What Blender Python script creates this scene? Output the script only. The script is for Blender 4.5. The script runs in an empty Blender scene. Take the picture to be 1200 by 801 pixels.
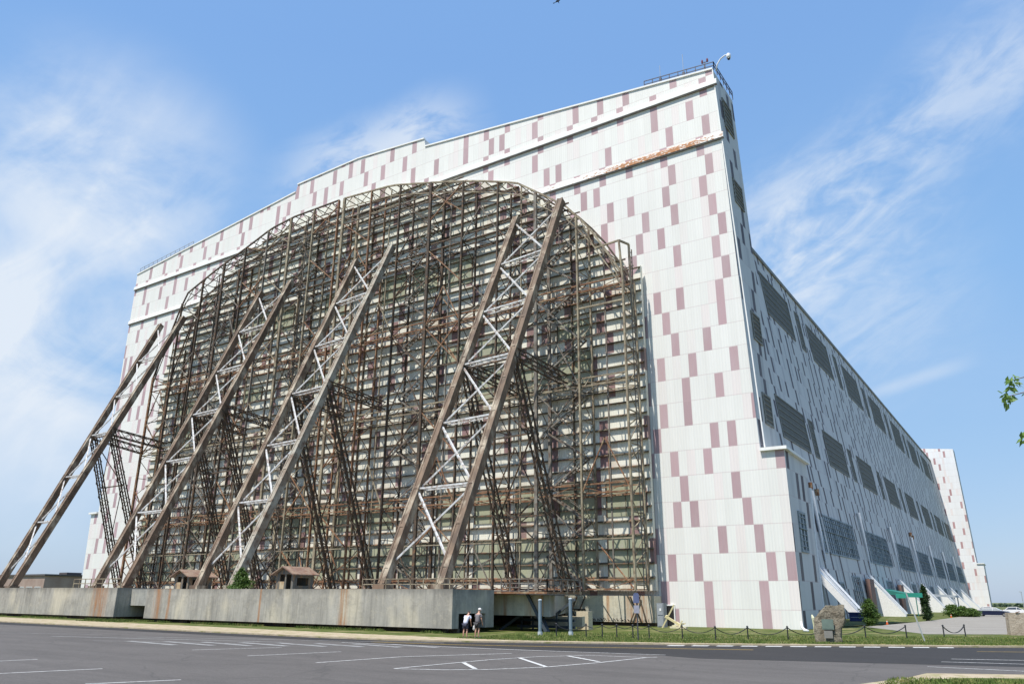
import bpy, math, random
from mathutils import Vector, Matrix
random.seed(7)
sc = bpy.context.scene
COL = sc.collection
PI = math.pi

# ------------------------------------------------------------------ camera
YAW, PITCH, ROLL, FPX = 0.589275, 0.322279, 0.007595, 896.93
cy_, sy_, cp_, sp_, cr_, sr_ = math.cos(YAW), math.sin(YAW), math.cos(PITCH), math.sin(PITCH), math.cos(ROLL), math.sin(ROLL)
F = Vector((-sy_*cp_, cy_*cp_, sp_)); R0 = Vector((cy_, sy_, 0)); U0 = R0.cross(F)
R = R0*cr_ + U0*sr_; U = -R0*sr_ + U0*cr_
EYE = Vector((0, 0, 2.7))
cam = bpy.data.cameras.new('camera'); camo = bpy.data.objects.new('camera', cam); COL.objects.link(camo)
M = Matrix(((R.x, U.x, -F.x, EYE.x), (R.y, U.y, -F.y, EYE.y), (R.z, U.z, -F.z, EYE.z), (0, 0, 0, 1)))
camo.matrix_world = M
cam.sensor_width = 36; cam.sensor_fit = 'HORIZONTAL'; cam.lens = 36*FPX/1200; cam.clip_start = .1; cam.clip_end = 12000
sc.camera = camo

def _ray(px, py): return R*((px-600)/FPX) + U*(-(py-400.5)/FPX) + F
def G(px, py):                      # a surveyed point of the flat ground
    r = _ray(px, py); t = -EYE.z/r.z; p = EYE + r*t; return (p.x, p.y)
def A(px, py, y):                   # a surveyed point of a wall plane y = const
    r = _ray(px, py); t = (y-EYE.y)/r.y; p = EYE + r*t; return (p.x, p.z)

# ------------------------------------------------------------------ materials
class NT:
    def __init__(s, name):
        s.m = bpy.data.materials.new(name); s.m.use_nodes = True; s.t = s.m.node_tree; s.n = s.t.nodes; s.l = s.t.links
        s.b = s.n['Principled BSDF']
    def new(s, typ, **kw):
        n = s.n.new(typ)
        for k, v in kw.items(): setattr(n, k, v)
        return n
    def put(s, sock, v):
        if hasattr(v, 'is_linked') or isinstance(v, bpy.types.NodeSocket): s.l.new(v, sock)
        else: sock.default_value = v
    def math(s, op, a, b=0., c=None, clamp=False):
        n = s.new('ShaderNodeMath', operation=op); n.use_clamp = clamp
        s.put(n.inputs[0], a); s.put(n.inputs[1], b)
        if c is not None: s.put(n.inputs[2], c)
        return n.outputs[0]
    def mix(s, f, a, b, blend='MIX'):
        n = s.new('ShaderNodeMix', data_type='RGBA', blend_type=blend)
        s.put(n.inputs[0], f)
        for i, v in ((6, a), (7, b)):
            if isinstance(v, tuple) and len(v) == 3: v = v+(1,)
            s.put(n.inputs[i], v)
        return n.outputs[2]
    def pos(s, scale=(1, 1, 1)):
        g = s.new('ShaderNodeNewGeometry'); m = s.new('ShaderNodeMapping'); m.inputs['Scale'].default_value = scale
        s.l.new(g.outputs['Position'], m.inputs[0]); return m.outputs[0]
    def xyz(s):
        g = s.new('ShaderNodeNewGeometry'); x = s.new('ShaderNodeSeparateXYZ'); s.l.new(g.outputs['Position'], x.inputs[0]); return x.outputs
    def noise(s, scale=1., vec=None, detail=4., rough=.6, dist=0.):
        n = s.new('ShaderNodeTexNoise'); n.inputs['Scale'].default_value = scale; n.inputs['Detail'].default_value = detail
        n.inputs['Roughness'].default_value = rough; n.inputs['Distortion'].default_value = dist
        s.l.new(vec if vec is not None else s.pos(), n.inputs['Vector']); return n.outputs[0]
    def wn(s, a, b, c=0.):
        v = s.new('ShaderNodeCombineXYZ'); s.put(v.inputs[0], a); s.put(v.inputs[1], b); s.put(v.inputs[2], c)
        w = s.new('ShaderNodeTexWhiteNoise', noise_dimensions='3D'); s.l.new(v.outputs[0], w.inputs[0]); return w.outputs[0]
    def ramp(s, f, lo, hi):
        n = s.new('ShaderNodeMapRange'); n.inputs[1].default_value = lo; n.inputs[2].default_value = hi; s.put(n.inputs[0], f); return n.outputs[0]
    def bump(s, h, dist=.02, strength=1.):
        n = s.new('ShaderNodeBump'); n.inputs['Strength'].default_value = strength; n.inputs['Distance'].default_value = dist
        s.put(n.inputs['Height'], h); s.l.new(n.outputs[0], s.b.inputs['Normal'])
    def done(s, col=None, rough=.7, metal=0., spec=None):
        if col is not None: s.put(s.b.inputs['Base Color'], col+(1,) if isinstance(col, tuple) and len(col) == 3 else col)
        s.put(s.b.inputs['Roughness'], rough); s.b.inputs['Metallic'].default_value = metal
        if spec is not None: s.b.inputs['Specular IOR Level'].default_value = spec
        return s.m

def noisy(name, a, b, scale=2., lo=.35, hi=.65, rough=.75, vs=(1, 1, 1), bump=0., metal=0., c=None, cs=9., spec=None):
    t = NT(name); n = t.noise(scale, t.pos(vs)); col = t.mix(t.ramp(n, lo, hi), a, b)
    if c is not None: col = t.mix(t.ramp(t.noise(cs, t.pos(vs)), .5, .68), col, c)
    if bump: t.bump(t.noise(scale*6, t.pos(vs)), bump)
    return t.done(col, rough, metal, spec)

def cladding(name, axis, base, mauve, pale, rh=2.68, r0=1.75, cw=.93, blk=5, dirt=.12, dirtc=(.42, .39, .34), vlen=1, dens=.93):
    t = NT(name); X = t.xyz(); u = X[axis]; v = X[2]
    col = t.math('FLOOR', t.math('DIVIDE', u, cw)); vr = t.math('DIVIDE', t.math('SUBTRACT', v, r0), rh); row = t.math('FLOOR', vr)
    pair = t.math('FLOOR', t.math('DIVIDE', row, 2.)); odd = t.math('SUBTRACT', row, t.math('MULTIPLY', pair, 2.))
    off = t.math('FLOOR', t.math('MULTIPLY', t.wn(pair, 3.3), float(blk)))
    ci = t.math('ADD', t.math('ADD', col, off), 2000.)
    b = t.math('FLOOR', t.math('DIVIDE', ci, float(blk))); w = t.math('SUBTRACT', ci, t.math('MULTIPLY', b, float(blk)))
    def pick(seed, dens):
        k = t.math('FLOOR', t.math('MULTIPLY', t.wn(b, pair, seed), float(blk-1)))
        k = t.math('ADD', k, t.math('MULTIPLY', odd, t.math('FLOOR', t.math('ADD', 1., t.math('MULTIPLY', t.wn(b, pair, seed+4.4), blk-2.01)))))
        k = t.math('SUBTRACT', k, t.math('MULTIPLY', t.math('GREATER_THAN', k, blk-1.5), float(blk-1)))
        eq = t.math('COMPARE', w, k, .25)
        return t.math('MULTIPLY', eq, t.math('LESS_THAN', t.wn(b, row, seed+9.1), dens))
    pm = pick(1.7, dens); pp = pick(5.2, .7); pq = pick(8.8, .6)
    pv = t.wn(col, row, 2.2)
    c = t.mix(t.ramp(pv, 0., 1.), base, tuple(x*.955 for x in base))
    c = t.mix(t.math('MULTIPLY', pq, .5), c, pale); c = t.mix(pp, c, pale)
    fade = t.noise(.6, t.pos((1, 1, .35)), 4.)
    mv = t.mix(t.ramp(pv, 0., 1.), mauve, tuple(x*.84 for x in mauve)); mv = t.mix(t.math('MULTIPLY', t.ramp(fade, .45, .75), .3), mv, tuple(.5*x+.3 for x in mauve))
    c = t.mix(pm, c, mv)
    fr = t.math('FRACT', vr); seam = t.math('LESS_THAN', fr, .035)
    fc = t.math('FRACT', t.math('DIVIDE', u, cw)); seam2 = t.math('LESS_THAN', fc, .05)
    c = t.mix(t.math('MULTIPLY', seam, .35), c, (.45, .34, .34)); c = t.mix(t.math('MULTIPLY', seam2, .14), c, (.4, .38, .38))
    st = t.noise(.9, t.pos((1, 1, .07)), 5., .65); bl = t.noise(.09, None, 4.)
    d = t.math('MULTIPLY', t.ramp(st, .45, .8), dirt); d = t.math('ADD', d, t.math('MULTIPLY', t.ramp(bl, .45, .75), dirt*.5))
    c = t.mix(d, c, dirtc)
    cor = t.math('SINE', t.math('MULTIPLY', u, 2*PI/.31))
    c = t.mix(t.math('MULTIPLY', t.ramp(cor, .5, 1.), .07), c, (.30, .29, .28))  # corrugation grooves darkened in the colour, as painted shade
    t.bump(cor, .015, .6)
    return t.done(c, .62, 0., .35)

M_ = {}
M_['clad'] = cladding('facade_cladding', 0, (.755, .748, .71), (.475, .325, .345), (.745, .69, .665), dirt=.15)
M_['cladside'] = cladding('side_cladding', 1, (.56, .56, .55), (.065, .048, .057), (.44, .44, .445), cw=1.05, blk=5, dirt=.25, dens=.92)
M_['cladfar'] = cladding('far_cladding', 0, (.76, .76, .76), (.46, .27, .27), (.74, .68, .66), cw=.8, blk=8, dens=.75)
M_['skin'] = cladding('door_cladding', 0, (.80, .78, .67), (.27, .155, .155), (.66, .60, .50), rh=2.64, r0=3.5, cw=1.1, blk=6, dirt=.42, dirtc=(.36, .31, .22), dens=.9)
M_['trim'] = noisy('white_trim', (.80, .80, .78), (.72, .71, .68), 1., vs=(1, 1, .3))
def rusty_trim():
    t = NT('rusty_trim'); X = t.xyz()
    n = t.noise(2.2, t.pos((1, 1, 2.5)), 5., .7); m1 = t.ramp(X[0], -42., -34.); n = t.math('ADD', n, t.math('MULTIPLY', m1, .17))
    m0 = t.ramp(X[0], -26.5, -25.); n = t.math('SUBTRACT', n, t.math('MULTIPLY', m0, .1))
    c = t.mix(t.ramp(n, .58, .64), (.80, .79, .76), (.42, .19, .08)); return t.done(c, .8)
M_['rusttrim'] = rusty_trim()
M_['under'] = noisy('ledge_shade_strip', (.16, .15, .14), (.24, .22, .2), 1.)  # dark colour painting the shadow under the facade ledges
M_['rib'] = noisy('girt_shade_paint', (.15, .125, .085), (.075, .058, .04), .8, c=(.22, .11, .06), cs=1.6)  # darkened so the colour carries the underside shade; rust patches are real
M_['dark'] = noisy('dark_steel', (.04, .032, .024), (.085, .06, .04), 1.2, c=(.17, .09, .045), cs=2.5)
M_['rust'] = noisy('rust_steel', (.14, .062, .030), (.24, .115, .055), 1.4, c=(.34, .27, .17), cs=2.)
M_['tan'] = noisy('tan_steel', (.36, .31, .21), (.19, .15, .10), .9, c=(.11, .065, .04), cs=1.5)
M_['grey'] = noisy('grey_steel', (.22, .205, .175), (.12, .10, .08), 1., c=(.12, .07, .045), cs=2.)
M_['leg'] = noisy('leg_steel', (.10, .068, .046), (.20, .135, .088), .9, c=(.42, .36, .27), cs=.8, vs=(1, 1, .5))
M_['legpale'] = noisy('pale_leg_steel', (.38, .36, .30), (.24, .19, .14), .5, c=(.14, .09, .06), cs=1.1)
M_['white'] = noisy('white_steel', (.66, .67, .67), (.50, .49, .47), 1.5, c=(.28, .19, .14), cs=3.)
M_['sage'] = noisy('sage_panel', (.36, .37, .25), (.28, .29, .20), .6, vs=(1, 1, .4), c=(.38, .37, .29), cs=1.2)
def sided(name, c1, c2, k):
    t = NT(name); X = t.xyz(); cor = t.math('SINE', t.math('MULTIPLY', X[k], 2*PI/.28))
    c = t.mix(t.ramp(t.noise(.8, t.pos((1, 1, .3))), .35, .7), c1, c2); c = t.mix(t.ramp(cor, .5, 1.), c, tuple(x*.8 for x in c1)); t.bump(cor, .02); return t.done(c, .7)
M_['louvre'] = sided('louvre_panel', (.085, .085, .07), (.12, .12, .10), 2)
M_['louvref'] = noisy('louvre_frame', (.16, .16, .14), (.24, .24, .22), 1.)
M_['frame'] = noisy('window_frame', (.30, .34, .36), (.22, .26, .28), 1.)
def glass():
    t = NT('window_glass'); X = t.xyz(); c = t.mix(t.ramp(t.noise(.35, None, 3.), .4, .6), (.022, .038, .055), (.06, .085, .105)); pn = t.wn(t.math('FLOOR', t.math('DIVIDE', X[1], 1.5)), t.math('FLOOR', t.math('DIVIDE', X[2], .87)), 1.3); c = t.mix(t.math('MULTIPLY', t.math('GREATER_THAN', pn, .72), .6), c, (.16, .20, .22)); c = t.mix(t.math('MULTIPLY', t.math('LESS_THAN', pn, .12), .7), c, (.01, .012, .015)); return t.done(c, t.ramp(pn, -.2, 3.), 0., .7)
M_['glass'] = glass()
def concrete(name, g1, g2, cream, blackc, cr=.5, rust=None, gx=1.):
    t = NT(name)
    s1 = t.noise(.42*gx, t.pos((1, 1, .22)), 8., .72, .4); s2 = t.noise(3.2*gx, t.pos((1, 1, .06)), 8., .7); s3 = t.noise(.2, t.pos((1, 1, .5)), 3.)
    c = t.mix(t.ramp(s1, .36, .66), g1, g2)
    c = t.mix(t.math('MULTIPLY', t.ramp(s3, .52, .62), cr), c, cream)
    c = t.mix(t.math('MULTIPLY', t.ramp(s2, .47, .72), .42), c, blackc)
    bl = t.noise(.55, t.pos((1, 1, 1.2)), 9., .75); c = t.mix(t.math('MULTIPLY', t.ramp(bl, .50, .66), .5), c, tuple(x*.45 for x in g2)); c = t.mix(t.math('MULTIPLY', t.ramp(t.noise(1.7, None, 8., .75), .52, .7), .35), c, cream)
    X = t.xyz(); topn = t.math('ADD', X[2], t.math('MULTIPLY', t.noise(1.5, t.pos((1, 1, .3))), 1.6)); c = t.mix(t.math('MULTIPLY', t.ramp(topn, 3.6, 4.4), .55), c, blackc)
    if rust:
        for (x0, w) in rust:
            d = t.math('ABSOLUTE', t.math('SUBTRACT', X[0], x0)); e = t.math('SUBTRACT', 1., t.math('DIVIDE', d, w), clamp=True)
            e = t.math('MULTIPLY', t.math('MULTIPLY', t.ramp(e, 0., .6), t.ramp(t.noise(4.5, t.pos((1, 1, .05)), 6., .75), .40, .60)), .9)
            c = t.mix(e, c, (.34, .155, .06))
    t.bump(t.noise(3., None, 6.), .03, .6)
    return t.done(c, .9, 0., .2)
M_['conc'] = concrete('stained_concrete', (.27, .255, .225), (.43, .405, .355), (.56, .50, .38), (.075, .073, .068), .65, rust=[(-88.9, 1.9), (-77.2, .9), (-75.2, .3), (-50.2, .7), (-61, .2)])
M_['concpale'] = concrete('cream_concrete', (.50, .48, .39), (.58, .54, .43), (.68, .60, .42), (.20, .20, .18), .8, rust=[(-35.0, 1.9), (-38.6, .25), (-44.0, .6)])
M_['concgrey'] = concrete('grey_concrete', (.30, .30, .28), (.38, .37, .33), (.5, .47, .36), (.13, .13, .12), .5)
def asphalt(name, a, b, crack=.0):
    t = NT(name); n1 = t.noise(.12, t.pos((1, 1.6, 1)), 5., .6); n2 = t.noise(14., None, 3., .7)
    n3 = t.noise(.5, t.pos((.18, 1.3, 1)), 5., .7)
    c = t.mix(t.ramp(n1, .35, .65), a, b); c = t.mix(t.math('MULTIPLY', t.ramp(n2, .35, .72), .6), c, tuple(x*1.7 for x in b))
    n4 = t.noise(3.2, t.pos((.6, 1.6, 1)), 6., .75); c = t.mix(t.math('MULTIPLY', t.ramp(n4, .48, .72), .45), c, tuple(x*.62 for x in a))
    c = t.mix(t.math('MULTIPLY', t.ramp(n3, .45, .7), .4), c, tuple(x*.7 for x in a))
    if crack:
        v = t.new('ShaderNodeTexVoronoi', feature='DISTANCE_TO_EDGE'); v.inputs['Scale'].default_value = .16
        w = t.new('ShaderNodeVectorMath', operation='ADD'); t.l.new(t.pos(), w.inputs[0])
        nn = t.new('ShaderNodeTexNoise'); nn.inputs['Scale'].default_value = .5; t.l.new(t.pos(), nn.inputs[0]); t.l.new(nn.outputs[1], w.inputs[1]); t.l.new(w.outputs[0], v.inputs[0])
        c = t.mix(t.math('MULTIPLY', t.math('LESS_THAN', v.outputs[0], .006), crack), c, (.035, .035, .035))
    t.bump(t.noise(30., None, 2.), .01, .5)
    return t.done(c, .85, 0., .3)
M_['asph'] = asphalt('old_asphalt', (.076, .070, .066), (.097, .089, .084), .25)
M_['asphnew'] = asphalt('new_asphalt', (.024, .023, .023), (.032, .030, .030))
M_['lot'] = asphalt('pale_lot', (.20, .185, .165), (.25, .235, .21))
M_['paint'] = noisy('worn_white_paint', (.60, .60, .59), (.42, .42, .41), 3., .35, .75, c=(.28, .27, .27), cs=6.)
M_['paintworn'] = noisy('faded_white_paint', (.34, .34, .335), (.20, .195, .19), 1.2, .3, .7, c=(.15, .15, .15), cs=5.)
M_['yellow'] = noisy('yellow_line_paint', (.48, .33, .09), (.36, .25, .09), 3.)
M_['grassg'] = noisy('grass_ground', (.058, .083, .02), (.095, .115, .03), .7, c=(.23, .20, .10), cs=.5, bump=.05, spec=.1)
M_['soil'] = noisy('open_field', (.10, .13, .04), (.17, .17, .08), .05, spec=.1)
M_['sand'] = noisy('sandy_verge', (.34, .275, .19), (.44, .37, .27), 1.2, c=(.24, .23, .10), cs=1.3, bump=.02, spec=.1)
M_['blade'] = noisy('grass_blade', (.058, .105, .018), (.11, .155, .035), .8, c=(.30, .27, .10), cs=2., spec=.2)
M_['plain'] = {}
def plain(name, c, rough=.6, metal=0., spec=None):
    if name not in M_['plain']:
        t = NT(name); n = t.ramp(t.noise(5., None, 3.), .3, .7); M_['plain'][name] = t.done(t.mix(n, c, tuple(x*.82 for x in c)), rough, metal, spec)
    return M_['plain'][name]
def rockmat():
    t = NT('boulder_stone'); n = t.noise(1.6, None, 8., .7); c = t.mix(t.ramp(n, .35, .65), (.15, .125, .09), (.29, .26, .20))
    c = t.mix(t.ramp(t.noise(7., None, 4.), .55, .7), c, (.07, .06, .045)); t.bump(t.noise(4., None, 8., .7), .2); return t.done(c, .9, 0., .2)
M_['rock'] = rockmat()
def leafmat(name, a, b):
    t = NT(name); oi = t.noise(3.1, None, 2.); c = t.mix(t.ramp(oi, .35, .65), a, b)
    t.b.inputs['Roughness'].default_value = .55; t.put(t.b.inputs['Base Color'], c)
    tr = t.new('ShaderNodeBsdfTranslucent'); t.put(tr.inputs[0], c); mx = t.new('ShaderNodeMixShader'); mx.inputs[0].default_value = .3
    out = t.n['Material Output']; t.l.new(t.b.outputs[0], mx.inputs[1]); t.l.new(tr.outputs[0], mx.inputs[2]); t.l.new(mx.outputs[0], out.inputs[0])
    return t.m
M_['leafdark'] = leafmat('evergreen_leaf', (.02, .05, .015), (.045, .09, .025))
M_['leafmid'] = leafmat('shrub_leaf', (.06, .12, .02), (.11, .18, .035))
M_['leafbright'] = leafmat('maple_leaf', (.10, .20, .03), (.19, .30, .06))
M_['leaffar'] = leafmat('far_wood_leaf', (.03, .06, .028), (.055, .09, .04))
M_['bark'] = noisy('bark', (.10, .075, .05), (.18, .14, .10), 4., vs=(1, 1, .3), bump=.03)

# ------------------------------------------------------------------ mesh builder
class MB:
    def __init__(s): s.v = []; s.f = []; s.mi = []
    def poly(s, pts, mi=0): n = len(s.v); s.v += [tuple(p) for p in pts]; s.f.append(tuple(range(n, n+len(pts)))); s.mi.append(mi)
    def box(s, x0, x1, y0, y1, z0, z1, mi=0):
        s.hexa([(x0, y0, z0), (x1, y0, z0), (x1, y1, z0), (x0, y1, z0)], [(x0, y0, z1), (x1, y0, z1), (x1, y1, z1), (x0, y1, z1)], mi); return s
    def hexa(s, a, b, mi=0):
        n = len(s.v); s.v += [tuple(p) for p in a]+[tuple(p) for p in b]; k = len(a)
        s.f.append(tuple(range(n+k-1, n-1, -1))); s.f.append(tuple(range(n+k, n+2*k))); s.mi += [mi, mi]
        for i in range(k):
            j = (i+1) % k; s.f.append((n+i, n+j, n+k+j, n+k+i)); s.mi.append(mi)
        return s
    def bar(s, a, b, w, h=None, up=(0, 0, 1), mi=0):
        a = Vector(a); b = Vector(b); h = w if h is None else h; d = (b-a)
        if d.length < 1e-6: return s
        d.normalize(); up = Vector(up)
        if abs(d.dot(up)) > .98: up = Vector((0, 1, 0)) if abs(d.y) < .9 else Vector((1, 0, 0))
        r = d.cross(up).normalized()*(w/2); u = r.cross(d).normalized()*(h/2)
        s.hexa([a-r-u, a+r-u, a+r+u, a-r+u], [b-r-u, b+r-u, b+r+u, b-r+u], mi); return s
    def tube(s, pts, rad, n=8, mi=0, cap=True):
        if not isinstance(rad, (list, tuple)): rad = [rad]*len(pts)
        base = len(s.v); P = [Vector(p) for p in pts]
        for i, p in enumerate(P):
            d = (P[min(i+1, len(P)-1)]-P[max(i-1, 0)]).normalized()
            r = d.cross(Vector((0, 0, 1))); r = Vector((1, 0, 0)) if r.length < .05 else r.normalized(); u = r.cross(d)
            for k in range(n):
                a = 2*PI*k/n; s.v.append(tuple(p+(r*math.cos(a)+u*math.sin(a))*rad[i]))
        for i in range(len(P)-1):
            for k in range(n):
                k2 = (k+1) % n; s.f.append((base+i*n+k, base+i*n+k2, base+(i+1)*n+k2, base+(i+1)*n+k)); s.mi.append(mi)
        if cap:
            s.f.append(tuple(base+k for k in range(n-1, -1, -1))); s.f.append(tuple(base+(len(P)-1)*n+k for k in range(n))); s.mi += [mi, mi]
        return s
    def prism_y(s, xz, y0, y1, mi=0):      # outline in the xz plane, extruded in y
        s.hexa([(x, y0, z) for x, z in xz], [(x, y1, z) for x, z in xz], mi); return s
    def sheet(s, xy, z, mi=0): s.poly([(x, y, z) for x, y in xy], mi); return s
    def build(s, name, mats, parent=None, smooth=False, fix=True):
        me = bpy.data.meshes.new(name); me.from_pydata(s.v, [], s.f)
        mats = mats if isinstance(mats, (list, tuple)) else [mats]
        for m in mats: me.materials.append(m)
        me.polygons.foreach_set('material_index', s.mi)
        if fix:
            import bmesh
            bm = bmesh.new(); bm.from_mesh(me); bmesh.ops.recalc_face_normals(bm, faces=bm.faces); bm.to_mesh(me); bm.free()
        if smooth: me.polygons.foreach_set('use_smooth', [True]*len(me.polygons))
        me.update(); o = bpy.data.objects.new(name, me); COL.objects.link(o)
        if parent is not None:
            o.parent = parent; o.matrix_parent_inverse = Matrix.Translation(parent.location).inverted() if parent.get('_w') else Matrix()
        return o

def thing(name, label, cat, loc=(0, 0, 0), group=None, world=True):
    o = bpy.data.objects.new(name, None); COL.objects.link(o); o.location = loc; o.empty_display_size = .5
    o['label'] = label; o['category'] = cat
    if group: o['group'] = group
    if world: o['_w'] = 1
    return o
def tag(o, label=None, cat=None, group=None, kind=None):
    if label: o['label'] = label
    if cat: o['category'] = cat
    if group: o['group'] = group
    if kind: o['kind'] = kind
    return o

# ------------------------------------------------------------------ ground
def offset_poly(pts, w):                # strip of width w along polyline, centred
    L = []; Rr = []
    for i, p in enumerate(pts):
        a = Vector(pts[max(i-1, 0)]); b = Vector(pts[min(i+1, len(pts)-1)]); d = (b-a).normalized(); n = Vector((-d.y, d.x))*(w/2)
        p = Vector(p); L.append(tuple(p+n)); Rr.append(tuple(p-n))
    return L, Rr
def strip(mb, pts, w, z):
    L, Rr = offset_poly(pts, w)
    for i in range(len(pts)-1): mb.poly([(*Rr[i], z), (*Rr[i+1], z), (*L[i+1], z), (*L[i], z)])
def between(mb, a, b, z):
    for i in range(len(a)-1): mb.poly([(*a[i], z), (*a[i+1], z), (*b[i+1], z), (*b[i], z)])

g = MB(); rings = [0, 60, 140, 260, 430, 520, 640, 760, 900, 1400, 2500, 4500, 7500]; NS = 48
def zg(r):
    t = min(1, max(0, (r-430)/470)); return -7.2*t*t*(3-2*t)
for i, r in enumerate(rings):
    for k in range(NS):
        a = 2*PI*k/NS; g.v.append((-30+r*math.cos(a), 60+r*math.sin(a), zg(r)-.012))
for i in range(len(rings)-1):
    for k in range(NS):
        k2 = (k+1) % NS; g.f.append((i*NS+k, i*NS+k2, (i+1)*NS+k2, (i+1)*NS+k)); g.mi.append(0)
tag(g.build('ground', M_['soil'], smooth=True), kind='structure')

road_edge = [(-180, 41), (-110, 40.4), (-58, 39.6), (-42, 39.6), (-36, 40.2), (-31.8, 41.6), (-28.9, 43.3), (-19.3, 48.1), (-10.6, 54), (-4.9, 57.8), (-1.8, 59.9), (25, 78)]
kerb_in = [(-180, 47.6), (-110, 47.2), (-58, 45), (-42, 44.2), (-36, 44.3), (-31.8, 44.4), (-28.9, 44.8), (-19.3, 49.3), (-10.6, 55.0), (-4.9, 58.8), (-1.8, 60.9), (25, 79)]
lot_bot = [(-180, -40), (-110, -40), (-58, -40), (-42, -40), (-36, -40), (-31.8, -40), (-28.9, -40), (-19.3, -40), (-10.6, -40), (-4.9, -40), (-1.8, -40), (25, -40)]
mb = MB(); between(mb, lot_bot, road_edge, 0.0); tag(mb.build('car_park', M_['asph']), kind='structure')
mb = MB(); between(mb, [(-180, 36.5), (-110, 37.2), (-58, 37.2), (-42, 37.3), (-36, 37.5), (-31.8, 37.9), (-28.9, 38.1), (-17.2, 38.9), (-14.5, 38.1), (-5.2, 41.2), (-1.8, 42.4), (25, 55)], road_edge, .004)
tag(mb.build('road', M_['asphnew']), kind='structure')
# kerb: a low step between the road and the verge
mb = MB()
for i in range(len(road_edge)-1):
    a, b = Vector(road_edge[i]), Vector(road_edge[i+1]); d = (b-a).normalized(); n = Vector((-d.y, d.x))*.18
    mb.hexa([(a.x, a.y, -.05), (b.x, b.y, -.05), (b.x+n.x, b.y+n.y, -.05), (a.x+n.x, a.y+n.y, -.05)], [(a.x, a.y, .10), (b.x, b.y, .10), (b.x+n.x, b.y+n.y, .10), (a.x+n.x, a.y+n.y, .10)])
tag(mb.build('kerb', M_['sand']), kind='structure')
mb = MB(); between(mb, [(x-.05, y+.2) for x, y in road_edge], [(x, y+.25) for x, y in kerb_in], .085); tag(mb.build('sandy_verge', M_['sand']), kind='structure')
verge = [(x, y+.2) for x, y in kerb_in]
mb = MB(); between(mb, verge, [(x, 88 if x > -60 else 76) for x, y in verge], .08)
tag(mb.build('lawn', M_['grassg']), kind='structure')
# far apron and drive beside the building
mb = MB(); pk = [G(1000, 731.5), G(1060, 724.5), G(1100, 720.5), G(1140, 717.2)]
mb.poly([(-16.5, 92, .09), (-9, 76, .09), (-3, 81, .09), (60, 115, .09), (60, 330, .09), (-9, 330, .09), (-13.6, 170, .09), (-14.5, 125, .09)])
tag(mb.build('apron', M_['lot']), kind='structure')
mb = MB(); mb.poly([(-19.4, 85, .082), (-14.4, 125, .082), (-13.5, 170, .082), (-9, 330, .082), (-27, 372, .082), (-27, 86, .082)])
tag(mb.build('building_lawn', M_['grassg']), kind='structure')
mb = MB(); mb.sheet([(-6.2, 29), (-4.9, 33.5), (-4.5, 36.3), (-1.3, 38.1), (8, 41), (8, 26), (-4, 26)], .01); tag(mb.build('sandy_corner', M_['sand']), kind='structure')
mb = MB(); mb.sheet([(-5.4, 28), (-4.4, 32.5), (-3.2, 34.8), (-.5, 36.4), (7.5, 38.8), (7.5, 26.5), (-4, 26.5)], .03); tag(mb.build('grass_corner', M_['grassg']), kind='structure')

# painted markings
mb = MB()
for a, b in [((0, 774), (44, 772)), ((-40, 790.5), (120, 783)), ((100, 801), (212, 796)), ((225, 761), (330, 758)), ((290, 768), (400, 763)), ((370, 776), (470, 769)), ((470, 769), (600, 765))]:
    strip(mb, [G(*a), G(*b)], .14, .008)
L0, L1, L2, L3, LT = G(462, 783), G(570, 784), G(640, 781), G(757, 770), G(600, 771)
strip(mb, [L0, G(520, 784.3), L1, L2, G(700, 776), L3, G(770, 769.5)], .13, .008)
strip(mb, [L0, G(520, 777.5), G(575, 772.5), G(630, 769), G(690, 767.3), (L3)], .13, .0122)
for a, b in [((543, 776), (557, 783.5)), ((608, 770.3), (640, 781)), ((664, 768), (702, 775))]: strip(mb, [G(*a), G(*b)], .2, .0164)
strip(mb, [G(400, 752.5), G(470, 755.5), G(600, 761), G(780, 767.3)], .15, .0206)
for a, b in [((1115, 771.7), (1260, 774.5)), ((1103, 775), (1260, 779.5)), ((1087, 780.7), (1260, 789))]: strip(mb, [G(*a), G(*b)], .15, .0122)
tag(mb.build('white_road_markings', M_['paint']), kind='structure')
mb = MB()
for i in range(8):
    a = G(150+44*i, 750.6+.55*i); b = G(205+44*i, 755.2+.45*i); strip(mb, [a, b], .5, .010)
strip(mb, [G(110, 750.3), G(490, 757.6)], .15, .0142); strip(mb, [G(60, 745), G(330, 752)], .3, .012)
strip(mb, [G(0, 741), G(120, 743)], .15, .012); strip(mb, [G(160, 746), G(520, 753)], .25, .0184)
tag(mb.build('faded_road_markings', M_['paintworn']), kind='structure')
mb = MB(); strip(mb, [(-36, 38.4), (-30.7, 39.3), (-24.1, 41.9), (-18.1, 44.9), (-14.5, 46.6)], .12, .012); strip(mb, [(-36, 38.15), (-30.6, 39.05), (-24, 41.65), (-18, 44.65), (-14.4, 46.35)], .1, .012)
strip(mb, [(-3.9, 53.5), (0, 55.9), (12, 63.5)], .16, .012)
tag(mb.build('yellow_centre_line', M_['yellow']), kind='structure')
mb = MB(); P0, P1 = Vector((-19.8, 47.35)), Vector((-4.9, 57.3)); Ld = (P1-P0).length; d = (P1-P0)/Ld; n = Vector((-d.y, d.x)); s = 0.
while s < Ld:
    a = P0+d*s; b = a+d*1.0
    mb.poly([(*(a-n*.45-d*.35), .012), (*(b-n*.45-d*.35), .012), (*(b+n*.3), .012), (*(a+n*.3), .012)]); s += 1.5
tag(mb.build('white_edge_blocks', M_['paint']), kind='structure')

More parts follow.
